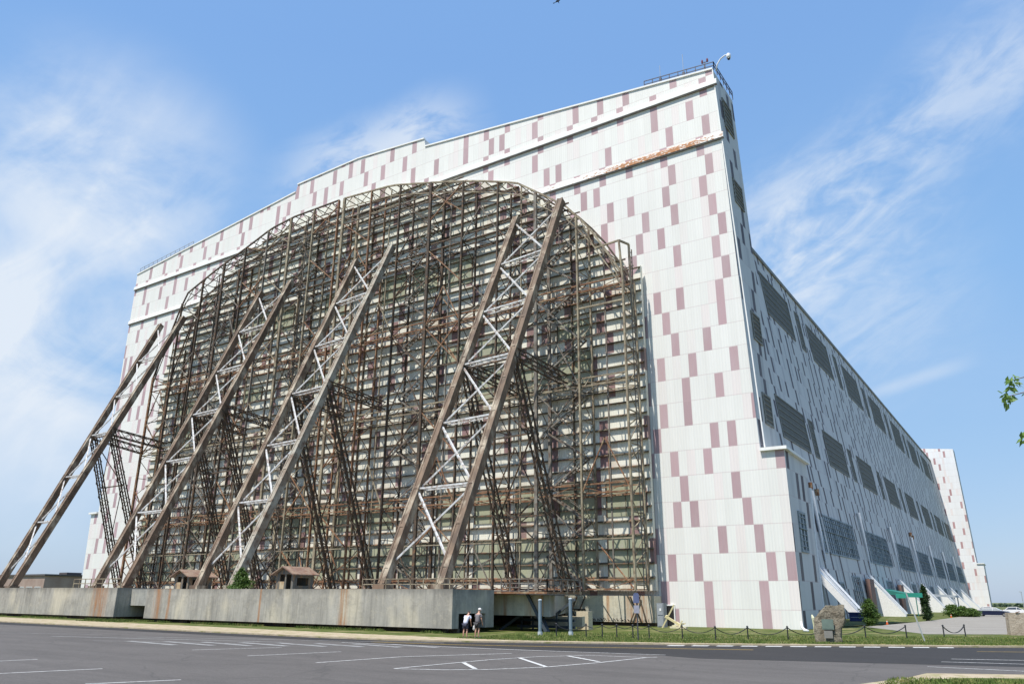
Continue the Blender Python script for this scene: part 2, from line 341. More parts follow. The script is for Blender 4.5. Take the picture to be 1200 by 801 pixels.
# grass blades on the lawn and the corner
def blades(name, region, n, h):
    mb = MB(); k = 0
    while k < n:
        p = region()
        if p is None: continue
        x, y, z = p; a = random.uniform(0, PI); w = .02; hh = h*random.uniform(.5, 1.3); dx, dy = math.cos(a)*w, math.sin(a)*w; lx, ly = random.uniform(-.05, .05), random.uniform(-.05, .05)
        mb.poly([(x-dx, y-dy, z), (x+dx, y+dy, z), (x+lx, y+ly, z+hh)]); k += 1
    return tag(mb.build(name, M_['blade'], fix=False), kind='stuff')
def kin(x):
    for i in range(len(kerb_in)-1):
        a, b = kerb_in[i], kerb_in[i+1]
        if a[0] <= x <= b[0]: return a[1]+(b[1]-a[1])*(x-a[0])/(b[0]-a[0])
    return 99
def reg():
    x = random.uniform(-34, -1); y = kin(x)+random.random()**1.5*14
    if x < -31 and y > 71: return None
    if y > 77.5 and x < -19: return None
    return (x, y, .08)
g1 = blades('lawn_grass', reg, 26000, .11); g1['label'] = 'short green grass of the lawn strip before the hangar'; g1['category'] = 'grass'
g2 = blades('corner_grass', lambda: (lambda x, y: (x, y, .03) if y < 33+(x+5)*.55 and y > 26.6 else None)(random.uniform(-5.2, 4), random.uniform(27, 36.5)), 12000, .09)
g2['label'] = 'rough grass at the sandy corner in the bottom right'; g2['category'] = 'grass'
def regw():
    x = random.uniform(-110, -39); return (x, 49.2+random.uniform(-.35, .25)+(.3 if x < -85 else 0), .08) if (math.sin(x*.9)+math.sin(x*.37+1)) > -.3 else None
gw = blades('weeds', regw, 5000, .2); gw['label'] = 'thin weeds along the foot of the long concrete walls'; gw['category'] = 'weeds'
def reg3():
    x = random.uniform(-86, -79); return (x, random.uniform(46, 51), .08)
g3 = blades('recess_grass', reg3, 3500, .16); g3['label'] = 'patch of long grass in the gap between the two concrete walls'; g3['category'] = 'grass'

# ------------------------------------------------------------------ hangar building
FY = 78.38
H_ = thing('hangar', 'huge airship hangar clad in white and mauve panels with sloping end slabs', 'hangar', (-83, 220, 0))
def RX(z): return -21.4-.0289*z
def LX(z): return -144.6-.0195*z
top = [(RX(64), 64.0), (-68.9, 69.1), (-69.2, 70.6), (-83.4, 71.9), (-98.2, 71.6), (-98.6, 70.2), (LX(65.5), 65.5)]
out = [(LX(0), 0), (RX(0), 0)]+top
def slab(y0, y1, m_front, name):
    mb = MB(); n = len(out)
    # front face at y0 in facade cladding, everything else side cladding
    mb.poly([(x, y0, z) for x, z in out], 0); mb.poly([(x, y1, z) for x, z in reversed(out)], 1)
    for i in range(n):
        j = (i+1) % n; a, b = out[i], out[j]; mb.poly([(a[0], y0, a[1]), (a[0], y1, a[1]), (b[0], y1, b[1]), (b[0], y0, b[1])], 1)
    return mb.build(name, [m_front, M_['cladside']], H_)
DY = 85.8
slab(FY, DY, M_['clad'], 'end_slab'); slab(372.5, 380, M_['cladfar'], 'end_slab')
def pier(y0, y1, side, mf):
    mb = MB()
    if side > 0: q = [(-21.402, 0), (-19.5, 0), (-19.55, 17.0), (-21.895, 17.0)]
    else: q = [(-146.24, 0), (-144.602, 0), (-144.934, 17.0), (-147.3, 17.0)]
    mb.poly([(x, y0, z) for x, z in q], 0); mb.poly([(x, y1, z) for x, z in reversed(q)], 1)
    for i in range(4):
        j = (i+1) % 4; a, b = q[i], q[j]; mb.poly([(a[0], y0, a[1]), (a[0], y1, a[1]), (b[0], y1, b[1]), (b[0], y0, b[1])], 1)
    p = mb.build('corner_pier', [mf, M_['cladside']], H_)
    c = MB(); xs = (q[3][0]-.0, q[2][0]+.35) if side > 0 else (q[3][0]-.35, q[2][0])
    c.hexa([(xs[0], y0-.35, 17.0), (xs[1], y0-.35, 17.0), (xs[1], y1+.3, 16.7), (xs[0], y1+.3, 16.7)], [(xs[0], y0-.35, 17.32), (xs[1], y0-.35, 17.32), (xs[1], y0+3.2, 17.32), (xs[0], y0+3.2, 17.32)][:2]+[(xs[1], y1+.3, 16.9), (xs[0], y1+.3, 16.9)])
    c.build('pier_cap', M_['trim'], p)
for s in (1, -1): pier(FY, 87.0, s, M_['clad']); pier(371.5, 380.2, s, M_['cladfar'])
# main body
def SX(z, off=0): return -26-.108*z+off
mb = MB(); zt = 59.6
prof = [(SX(0), 0), (SX(zt), zt), (-46, 62.3), (-65, 63.4), (-83, 63.8), (-101, 63.4), (-120, 62.3), (-166-SX(zt), zt), (-166-SX(0), 0)]
n = len(prof)
for i in range(n):
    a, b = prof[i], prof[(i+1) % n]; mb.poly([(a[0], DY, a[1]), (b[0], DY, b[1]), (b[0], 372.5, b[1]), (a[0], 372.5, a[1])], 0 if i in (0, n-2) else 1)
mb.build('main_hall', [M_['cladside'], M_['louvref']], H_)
mb = MB(); mb.hexa([(SX(59.3, .25), DY, 59.35), (SX(59.3, .25), 372.5, 59.35), (SX(59.3, -.5), 372.5, 59.35), (SX(59.3, -.5), DY, 59.35)], [(SX(60, .25), DY, 60.1), (SX(60, .25), 372.5, 60.1), (SX(60, -.5), 372.5, 60.1), (SX(60, -.5), DY, 60.1)])
mb.build('eaves_gutter', M_['louvref'], H_)
# facade ledges
for z0, z1 in ((61.75, 62.0), (54.2, 54.5)):
    for nm, dz in (('ledge', 0),):
        mb = MB(); a, b = LX(z1)+.05, RX(z0)+.35
        zz = lambda x: z1+(z0-z1)*(x-a)/(b-a)
        mb.hexa([(a, FY-.32, z1), (b, FY-.32, z0), (b, FY-.02, z0), (a, FY-.02, z1)], [(a, FY-.3, z1+.6), (b, FY-.3, z0+.6), (b, FY-.02, z0+.85), (a, FY-.02, z1+.85)], 0)
        mb.hexa([(a, FY-.26, z1-.14), (b, FY-.26, z0-.14), (b, FY-.02, z0-.14), (a, FY-.02, z1-.14)], [(a, FY-.26, z1), (b, FY-.26, z0), (b, FY-.02, z0), (a, FY-.02, z1)], 1)  # strip that paints the ledge's underside shadow
        mb.build('ledge', [M_['rusttrim'] if z0 < 60 else M_['trim'], M_['under']], H_)
# top coping
mb = MB()
for i in range(len(top)-1):
    a, b = top[i], top[i+1]
    if abs(a[0]-b[0]) > 1: mb.bar((a[0], FY+.1, a[1]+.12), (b[0], FY+.1, b[1]+.12), .5, .22)
mb.build('coping', M_['trim'], H_)
mb = MB(); mb.bar((RX(0)+0.003, FY-.04, 17.4), (RX(64)+.003, FY-.04, 64), .12, .12); mb.build('corner_trim', M_['trim'], H_)
# windows on the leaning side wall
def win_side(y0, y1, z0, z1, glassy=False, face=SX):
    fr = MB(); e = .14
    P = lambda y, z, o: (face(z)+o, y, z)
    for (ya, yb, za, zb) in ((y0, y1, z0, z0+.22), (y0, y1, z1-.22, z1), (y0, y0+.22, z0+.22, z1-.22), (y1-.22, y1, z0+.22, z1-.22)):
        fr.hexa([P(ya, za, .0), P(yb, za, .0), P(yb, zb, .0), P(ya, zb, .0)], [P(ya, za, e), P(yb, za, e), P(yb, zb, e), P(ya, zb, e)])
    if glassy:
        ny = max(2, int((y1-y0)/1.5)); nz = 7
        for i in range(1, ny):
            y = y0+(y1-y0)*i/ny; fr.bar(P(y, z0, .1), P(y, z1, .1), .09 if i % 4 else .2, .09)
        for k in range(1, nz):
            z = z0+(z1-z0)*k/nz; fr.bar(P(y0, z, .11), P(y1, z, .11), .07 if k != 4 else .22, .07)
    else:
        for k in range(1, 6):
            z = z0+(z1-z0)*k/6; fr.bar(P(y0, z, .08), P(y1, z, .08), .1, .1)
    w = fr.build('window', M_['frame'] if glassy else M_['louvref'], H_)
    pn = MB(); pn.hexa([P(y0+.2, z0+.2, .01), P(y1-.2, z0+.2, .01), P(y1-.2, z1-.2, .01), P(y0+.2, z1-.2, .01)], [P(y0+.2, z0+.2, .05), P(y1-.2, z0+.2, .05), P(y1-.2, z1-.2, .05), P(y0+.2, z1-.2, .05)])
    pn.build('pane' if glassy else 'louvre', M_['glass'] if glassy else M_['louvre'], w)
for y in (124, 156, 189.8, 224.3, 260.7, 297, 333): win_side(y, min(y+18, 371), 48.4, 56.3)
for y in (147, 180.5, 214.6, 249.5, 286, 322, 357): win_side(y, y+3.2, 48.4, 56.3)
for y in (115.8, 146.6, 178, 212.5, 247.5, 283.5, 319.5, 353): win_side(y, min(y+17, 371), 25.7, 32.4)
for y in (136, 168.5, 202.5, 237, 272.6, 308.8, 344): win_side(y, y+3., 25.7, 32.4)
for y in (129.8, 166.2, 203.5, 239, 275.5, 311.5, 347): win_side(y, min(y+23, 371), 9.5, 15.6, True)
for y in (124.8, 161.6, 198, 233.8, 270, 306.4, 342): win_side(y, y+3.2, 9.5, 15.6, True)
for y in (142, 176, 212, 247, 283, 319): win_side(y, y+6.5, 1., 6.6, True)
for y in (102, 107.5, 131, 166): win_side(y, y+3.2, 3.2, 5.4, True)
# windows on the slab side
SF = lambda z: RX(z)
for y0, y1, z0, z1 in ((80.7, 84.1, 57.2, 61.4), (80.9, 84.3, 47., 50.2), (81.3, 84.5, 30., 33.4), (81.6, 84.6, 20.5, 24.0)): win_side(y0, y1, z0, z1, False, SF)
for y0, y1 in ((80.9, 83.6),): win_side(y0, y1, 7.2, 11.2, True, lambda z: -19.5-.003*z)
# roof of the body gets two rooftop edge lights: none visible; rain pipes with hopper heads
for i, y in enumerate((124.4, 161, 197, 232, 269.5, 306, 341)):
    mb = MB(); mb.tube([(SX(18.6, .4), y, 18.6), (SX(17.9, .4), y, 17.9), (SX(12.5, .35), y, 12.5), (SX(8.2, .2), y, 8.2)], [.36, .33, .22, .12], 10)
    mb.build('vent_pipe', plain('pipe_paint', (.70, .72, .74), .35), H_)
    if i in (0, 3):
        mb = MB(); mb.box(SX(19, 0.1), SX(19, .7), y-.3, y+.3, 18.9, 19.9); mb.build('exhaust_hood', M_['rust'], H_); mb = MB(); mb.box(SX(19, 0), SX(19, .6), y+4.2, y+4.7, 18.4, 19.4); mb.build('exhaust_hood', M_['rust'], H_)
mb = MB(); mb.tube([(-19.8, 87.6, 14.2), (-19.75, 87.5, 8.), (-19.6, 87.4, .1)], [.42, .3, .2], 10); mb.build('vent_pipe', plain('pipe_paint', (.70, .72, .74), .35), H_)
# buttress fins
for i, y in enumerate((119, 156.5, 191.5, 226, 261.5, 298, 334)):
    mb = MB(); x1 = -21.2; th = 2.6 if i == 0 else 1.3; zt_ = 6.7
    prof_ = [(SX(0), -.1), (x1, -.1), (x1, .35), (SX(zt_, .05), zt_+.15), (SX(zt_), zt_)]
    if i: mb.prism_y(prof_, y-th/2, y+th/2)
    else: mb.prism_y([(x1-.9, 0), (x1, 0), (x1, .4), (SX(zt_, .05), zt_+.15), (SX(zt_-1.2), zt_-1.2)], y-th/2, y+th/2)
    b_ = mb.build('buttress', plain('fin_white', (.80, .79, .76), .6), H_)
    mb = MB(); mb.bar((x1+.1, y-th/2+.1, .55), (SX(zt_, .35), y-th/2+.1, zt_+.45), .2, .25); mb.bar((x1+.1, y+th/2-.1, .55), (SX(zt_, .35), y+th/2-.1, zt_+.45), .2, .25)
    mb.build('edge_trim', plain('fin_blue_trim', (.60, .64, .70), .5), b_)
# red-brown recess beside the second fin, entrance canopy
for q in ((151.2, 155.2, 6.3), (186.5, 190, 5.9)): mb = MB(); mb.box(-26.2, -25.5, q[0], q[1], 0, q[2]); mb.build('brick_recess', plain('brown_brick', (.20, .12, .10), .8), H_)
mb = MB(); mb.hexa([(-26.3, 165, 4.0), (-20.2, 165, 3.3), (-20.2, 178, 3.3), (-26.3, 178, 4.0)], [(-26.3, 165, 4.9), (-20.2, 165, 3.6), (-20.2, 178, 3.6), (-26.3, 178, 4.9)])
for y in (165.3, 171.5, 177.7): mb.bar((-20.4, y, 0), (-20.4, y, 3.3), .15)
mb.build('entrance_awning', plain('green_canvas', (.02, .17, .14), .7), H_)
mb = MB(); mb.hexa([(-26.3, 231, 3.9), (-19.5, 231, 3.6), (-19.5, 240, 3.6), (-26.3, 240, 3.9)], [(-26.3, 231, 4.5), (-19.5, 231, 4.1), (-19.5, 240, 4.1), (-26.3, 240, 4.5)])
for y in (231.3, 239.7): mb.bar((-19.8, y, 0), (-19.8, y, 3.6), .25)
mb.build('entrance_canopy', plain('canopy_grey', (.38, .42, .46), .6), H_)
# doorway in the front by the door end, its dark inside painted black
dx0, dx1 = A(778.5, 712, FY)[0], A(790, 712, FY)[0]
mb = MB(); mb.box(dx0, dx1, FY-.06, FY-.015, .05, 2.05); dw = mb.build('doorway', plain('interior_shade_black', (.012, .012, .012), .9), H_)
mb = MB(); mb.box(dx0-.12, dx0, FY-.12, FY-.01, 0, 2.15); mb.box(dx1, dx1+.12, FY-.12, FY-.01, 0, 2.15); mb.box(dx0, dx1, FY-.12, FY-.01, 2.05, 2.17); mb.build('frame', M_['trim'], dw)
# roof railing
def railing(a, b, n, hgt, parent, mat, w=.07, name='roof_railing', rails=(1., .55)):
    mb = MB(); a = Vector(a); b = Vector(b)
    for i in range(n+1):
        p = a.lerp(b, i/n); mb.bar(p, p+Vector((0, 0, hgt)), w)
    for r in rails: mb.bar(a+Vector((0, 0, hgt*r)), b+Vector((0, 0, hgt*r)), w)
    return mb.build(name, mat, parent)
ra = (-32.3, FY+.25, 65.05); rb = (RX(64)+.1, FY+.25, 64.1); rc = (RX(64)+.1, DY-.1, 64.1)
railing(ra, rb, 8, 1.15, H_, plain('rail_blue', (.06, .075, .12), .5), .09); railing(rb, rc, 6, 1.15, H_, plain('rail_blue', (.06, .075, .12), .5), .09)
railing((-145.6, FY+.3, 65.7), (-128, FY+.3, 67.3), 12, 1.3, H_, plain('rail_far', (.36, .40, .46), .5), .09)
def antenna(x, z, h, lab):
    t = thing('antenna', lab, 'antenna', (x, FY+.9, z))
    mb = MB(); mb.bar((0, 0, 0), (0, 0, 1.3), .12); o = mb.build('mast', plain('mast_dark', (.05, .05, .07), .5)); o.parent = t
    mb = MB(); mb.tube([(0, 0, 1.3), (0, 0, h)], .035, 6); o = mb.build('whip', plain('whip_pale', (.35, .40, .48), .5)); o.parent = t
    mb = MB(); mb.box(-.15, .15, -.1, .1, .8, 1.5); o = mb.build('bracket', plain('mast_dark', (.05, .05, .07), .5)); o.parent = t
    return t
antenna(-30.3, 64.8, 3.4, 'left whip antenna on the roof edge behind the railing')
antenna(-27.2, 64.4, 4.2, 'right taller whip antenna on the roof edge near the corner')
t = thing('warning_light', 'pair of small red warning lamps on the roof corner railing', 'lamp', (-24.3, FY+.6, 64.1))
mb = MB(); mb.bar((0, 0, 0), (0, 0, 1.9), .07); mb.bar((-.35, 0, 1.8), (.35, 0, 1.8), .07); o = mb.build('bracket', plain('mast_dark', (.05, .05, .07), .5)); o.parent = t
for sx in (-.32, .32):
    mb = MB(); mb.tube([(sx, 0, 1.8), (sx, 0, 2.1), (sx, 0, 2.3)], [.13, .13, .05], 8); o = mb.build('lamp', plain('lamp_red', (.18, .05, .05), .3)); o.parent = t
t = thing('security_camera', 'white security camera on a curved arm at the roof corner', 'camera', (-23.0, FY+.5, 64.0))
mb = MB(); mb.tube([(0, 0, 0), (.25, 0, .9), (.7, 0, 1.5), (1.25, 0, 1.75), (1.7, 0, 1.7)], .08, 8); o = mb.build('arm', plain('cam_white', (.75, .76, .78), .4), smooth=True); o.parent = t
mb = MB(); mb.tube([(1.7, 0, 1.85), (1.7, 0, 1.7), (1.7, 0, 1.35), (1.7, 0, 1.1)], [.12, .26, .28, .2], 10); o = mb.build('housing', plain('cam_white', (.75, .76, .78), .4), smooth=True); o.parent = t
mb = MB(); mb.tube([(1.7, 0, 1.1), (1.7, 0, .98), (1.7, 0, .9)], [.19, .16, .06], 10); o = mb.build('lens_dome', plain('dome_dark', (.03, .03, .04), .2), smooth=True); o.parent = t

# ------------------------------------------------------------------ sliding doors
YF, YB, YS = 73.5, 76.6, 77.4     # front truss plane, rear chord plane, skin
front_arch = [(-125.8, 3.5), (-125.6, 39.2)]+[A(*p, YF) for p in ((218, 345), (255, 315), (292, 288), (318, 268), (345, 254), (402, 233), (460, 217), (520, 213), (560, 212), (605, 214), (640, 230), (665, 243), (690, 266), (712, 296))]+[(-34.1, 37.6), (-34.0, 3.5)]
skin_arch = [(-128.8, 3.6), (-129.6, 40.1)]+[A(*p, YS) for p in ((220, 368), (247, 341), (282, 305), (317, 277), (362, 250), (402, 235), (460, 218), (540, 213), (600, 215), (650, 242), (690, 268), (718, 300))]+[(-35.3, 41.2), (-34.3, 36.2), (-33.7, 3.6)]
def arch_z(arc, x):
    best = 0
    for i in range(1, len(arc)-2):
        a, b = arc[i], arc[i+1]
        if min(a[0], b[0])-1e-6 <= x <= max(a[0], b[0])+1e-6:
            t_ = 0 if abs(b[0]-a[0]) < 1e-9 else (x-a[0])/(b[0]-a[0]); best = max(best, a[1]+(b[1]-a[1])*t_)
    return best if best > 0 else arc[1][1]
def arch_x(arc, z, xa, xb):      # range of x inside [xa, xb] under the arch at height z
    xs = [xa+(xb-xa)*i/160 for i in range(161)]; ins = [x for x in xs if arch_z(arc, x) >= z]
    return (min(ins), max(ins)) if ins else None
rnd = random.Random(3)
MATS = ['dark', 'tan', 'dark', 'grey', 'rust', 'dark', 'tan', 'dark']
LEV = [13.4, 25.3, 36.7, 48.0, 57.0]
def leaf(xa, xb, sa, sb, label, loc, seed):
    rn = random.Random(seed)
    T = thing('hangar_door', label, 'hangar door', loc)
    # skin
    N = 40; pts = []
    for i in range(N+1):
        x = sa+(sb-sa)*i/N; pts.append((x, arch_z(skin_arch, x)))
    lo = 3.5
    mb = MB()
    for i in range(N):
        a, b = pts[i], pts[i+1]
        mb.hexa([(a[0], YS, lo), (b[0], YS, lo), (b[0], YS, b[1]), (a[0], YS, a[1])], [(a[0], YS+.5, lo), (b[0], YS+.5, lo), (b[0], YS+.5, b[1]), (a[0], YS+.5, a[1])])
    mb.build('door_skin', M_['skin'], T)
    z = 4.75
    while z < 62:
        r = arch_x(skin_arch, z, sa, sb)
        if r:
            m = MB(); m.hexa([(r[0]+.01, YS-.30, z-.02), (r[1]-.01, YS-.30, z-.02), (r[1]-.01, YS-.003, z), (r[0]+.01, YS-.003, z)], [(r[0]+.01, YS-.30, z+.08), (r[1]-.01, YS-.30, z+.08), (r[1]-.01, YS-.003, z+.2), (r[0]+.01, YS-.003, z+.2)])
            m.build('girt', M_['rib'], T)
        z += 1.46
    # columns
    nc = 9; xs = [xa+(xb-xa)*i/(nc-1) for i in range(nc)]
    for i, x in enumerate(xs):
        zt = arch_z(front_arch, x); mn = M_[MATS[(i*3+seed) % 8]]; heavy = i % 3 == 0
        w = .40 if heavy else .2
        mb = MB(); mb.bar((x, YF, lo), (x, YF, zt), w, .3, (0, 1, 0)); mb.bar((x+.02, YB, lo), (x+.02, YB, min(zt+.0, arch_z(skin_arch, x))), w, .25, (0, 1, 0))
        zz = lo; k = 0; st = 3.0
        while zz+st < zt:
            a, b = (YF, YB) if k % 2 else (YB, YF)
            mb.bar((x, a, zz), (x, b, zz+st), .075)
            if k % 2: mb.bar((x, YF, zz+st), (x, YB, zz+st), .08)
            
            zz += st; k += 1
        mb.build('column_truss', mn, T)
        if i < nc-1:      # slim front-only posts between the trusses
            xm = x+(xs[1]-xs[0])*.5; zt2 = arch_z(front_arch, xm)
            if (i+seed) % 2 == 0:
                mb = MB(); mb.bar((xm, YF+1.2, lo), (xm, YF+1.2, zt2), .15); mb.build('post', M_['tan' if i % 4 < 2 else 'grey'], T)
            if i % 3 == 0: mb = MB(); mb.bar((xm, YS-.2, lo), (xm, YS-.2, zt2-.8), .13, .3, (0, 1, 0)); mb.build('stud', M_['rib'], T)
    # horizontal trusses / walkways
    for li, zl in enumerate([lo+.1]+LEV):
        r = arch_x(front_arch, zl, xa, xb)
        if not r: continue
        mb = MB(); x0, x1 = r
        for dz in (0, .95): 
            mb.bar((x0, YF+.3, zl+dz), (x1, YF+.3, zl+dz), .16); mb.bar((x0, YB, zl+dz), (x1, YB, zl+dz), .14)
        n = max(2, int((x1-x0)/3.1))
        for k in range(n):
            a = x0+(x1-x0)*k/n; b = x0+(x1-x0)*(k+1)/n
            mb.bar((a, YF+.3, zl+(0 if k % 2 else .95)), (b, YF+.3, zl+(.95 if k % 2 else 0)), .07)
            mb.bar((a, YF+.3, zl), (b, YB, zl), .07) if k % 2 else mb.bar((b, YF+.3, zl), (a, YB, zl), .07)
            mb.bar((a, YF+.3, zl), (a, YB, zl), .08)
        mb.build('walkway_truss', M_[['rust', 'rust', 'tan', 'rust', 'dark', 'grey'][li]], T)
    # light rails at the half levels
    for zl in (8.6, 31.0):
        r = arch_x(front_arch, zl, xa, xb)
        if r: mb = MB(); mb.bar((r[0], YF+.05, zl), (r[1], YF+.05, zl), .12); mb.build('rail', M_['dark' if zl > 20 else 'tan'], T)
    # braced bays
    zs = [lo, 8.6, 13.4, 19.4, 25.3, 31.0, 36.7, 42.3, 48.0, 52.5, 57.0, 60.5]
    for i in range(nc-1):
        a, b = xs[i], xs[i+1]; mb = MB(); ym = YF+1.7
        for k in range(len(zs)-1):
            z0, z1 = zs[k], zs[k+1]; za, zb = arch_z(front_arch, a), arch_z(front_arch, b)
            if z0 > min(za, zb)-.8: break
            z1a, z1b = min(z1, za), min(z1, zb); mid = (a+b)/2
            pat = (i*2+k+seed) % 4
            if i % 3 == 1 and k % 2: continue
            if pat == 0: mb.bar((a, YF, z0), (b, YF, z1b), .14); mb.bar((b, YF, z0), (a, YF, z1a), .12)
            elif pat == 1: mb.bar((a, YF, z0), (mid, YF, z1-.2 if z1 < min(za, zb) else z0), .12); mb.bar((b, YF, z0), (mid, YF, z1-.2 if z1 < min(za, zb) else z0), .12)
            elif pat == 2: mb.bar((b, YF, z0), (a, YF, z1a), .14)
            # rear and cross-depth braces
            
            if rn.random() < .22: mb.bar((a, YF, z0), (b, YB, min(z1b, z1)), .12)
            if rn.random() < .22: mb.bar((b, YF, z0), (a, YB, min(z1a, z1)), .11)
            if rn.random() < .2: mb.bar((mid, YF+.8, z0+.3), (mid, YF+.8, min(z1, za, zb)), .08)
        mb.build('cross_bracing', M_[['grey', 'rust', 'tan', 'dark', 'rust', 'grey', 'dark'][(i+seed) % 7]], T)
        # zig-zag stair flights in some bays
        if i in (2, 6):
            mb = MB(); z0 = lo; k = 0
            while z0+3.4 < min(arch_z(front_arch, a), arch_z(front_arch, b))-1:
                p, q = (a+.3, b-.3) if k % 2 else (b-.3, a+.3)
                for yy in (ym, ym+.8):
                    mb.bar((p, yy, z0), (q, yy, z0+3.5), .08, .2); mb.bar((p, yy, z0+.95), (q, yy, z0+4.45), .05)
                for s_ in range(12): f_ = s_/12; mb.bar((p+(q-p)*f_, ym, z0+3.5*f_), (p+(q-p)*f_, ym+.8, z0+3.5*f_), .2, .04)
                z0 += 3.5; k += 1
            mb.build('stair', M_['grey'], T)
    # arch chords with saw-tooth lacing
    for nm, yy, wd in (('arch_chord', YF, .21), ('arch_chord', YB, .2)):
        mb = MB(); N2 = 26; pp = [(xa+(xb-xa)*i/N2) for i in range(N2+1)]
        for i in range(N2):
            p = (pp[i], yy, arch_z(front_arch, pp[i])); q = (pp[i+1], yy, arch_z(front_arch, pp[i+1])); mb.bar(p, q, wd)
            p2 = (p[0], yy, p[2]-1.7); q2 = (q[0], yy, q[2]-1.7); mb.bar(p2, q2, .11); mb.bar(p if i % 2 else p2, q2 if i % 2 else q, .08)
            if yy == YF: mb.bar(p, (p[0], YB, p[2]), .1)
        mb.build(nm, M_['tan' if xa > -84 and yy == YF else 'dark'], T)
    # sage window bands let into the skin
    for i in range(nc-1):
        x0 = sa+(sb-sa)*i/(nc-1)+.7; x1 = sa+(sb-sa)*(i+1)/(nc-1)-.7
        for z0, z1 in ((4.4, 9.2), (11.2, 15.3), (26.2, 30.7), (32.4, 34.8), (43.6, 47.8)):
            if rn.random() < (.5 if z0 > 20 else .12): continue
            if z1 > min(arch_z(skin_arch, x0), arch_z(skin_arch, x1))-1.5: continue
            m = MB(); m.box(x0, x1, YS-.10, YS-.004, z0, z1, 0)
            w = m.build('window', M_['sage'], T)
            m = MB()
            for xx in (x0, x1): m.bar((xx, YS-.12, z0), (xx, YS-.12, z1), .14, .1, (0, 1, 0))
            m.bar(((x0+x1)/2, YS-.13, z0), ((x0+x1)/2, YS-.13, z1), .06, .06, (0, 1, 0)); m.bar((x0, YS-.12, z1), (x1, YS-.12, z1), .12, .1)
            m.build('frame', M_['rib'], w)
    return T, xs
RL, rxs = leaf(-80.6, -34.1, -81.7, -33.6, 'right leaf of the rusty arched hangar door with one pair of raking legs near its end', (-57, YF, 0), 1)
LL, lxs = leaf(-125.6, -81.8, -128.9, -81.8, 'left leaf of the rusty arched hangar door with the farthest raking legs reaching the frame edge', (-104, YF, 0), 4)
# ladder and stub frame at the right-hand end
mb = MB(); x = -33.8
for y in (74.9, 75.6): mb.bar((x, y, 3.5), (x, y, 41.5), .09)
z = 3.8
while z < 41: mb.bar((x, 74.9, z), (x, 75.6, z), .06); z += .62
mb.build('ladder', M_['grey'], RL)
mb = MB(); sx1, sz1 = A(727, 281, YF); sx0, sz0 = A(706, 290, YF)
mb.bar((-34.1, YF, 37), (-34.4, YF, sz1), .2); mb.bar((-33.8, YF+1.6, 33), (-33.9, YF+1.6, sz1), .22); mb.bar((-34.4, YF, sz1), (-33.9, YF+1.6, sz1), .2); mb.bar((-37.4, YF, sz1-.2), (-34.4, YF, sz1), .18)
mb.bar((-34.1, YF, 34.6), (-40.3, YF, 34.6), .2)
for k in range(20): z = 4+k*1.8; mb.bar((-34.1, YF, z), (-34.1, YB, z+(1.7 if k % 2 else -.0)), .12)
mb.build('end_frame', M_['tan'], RL)

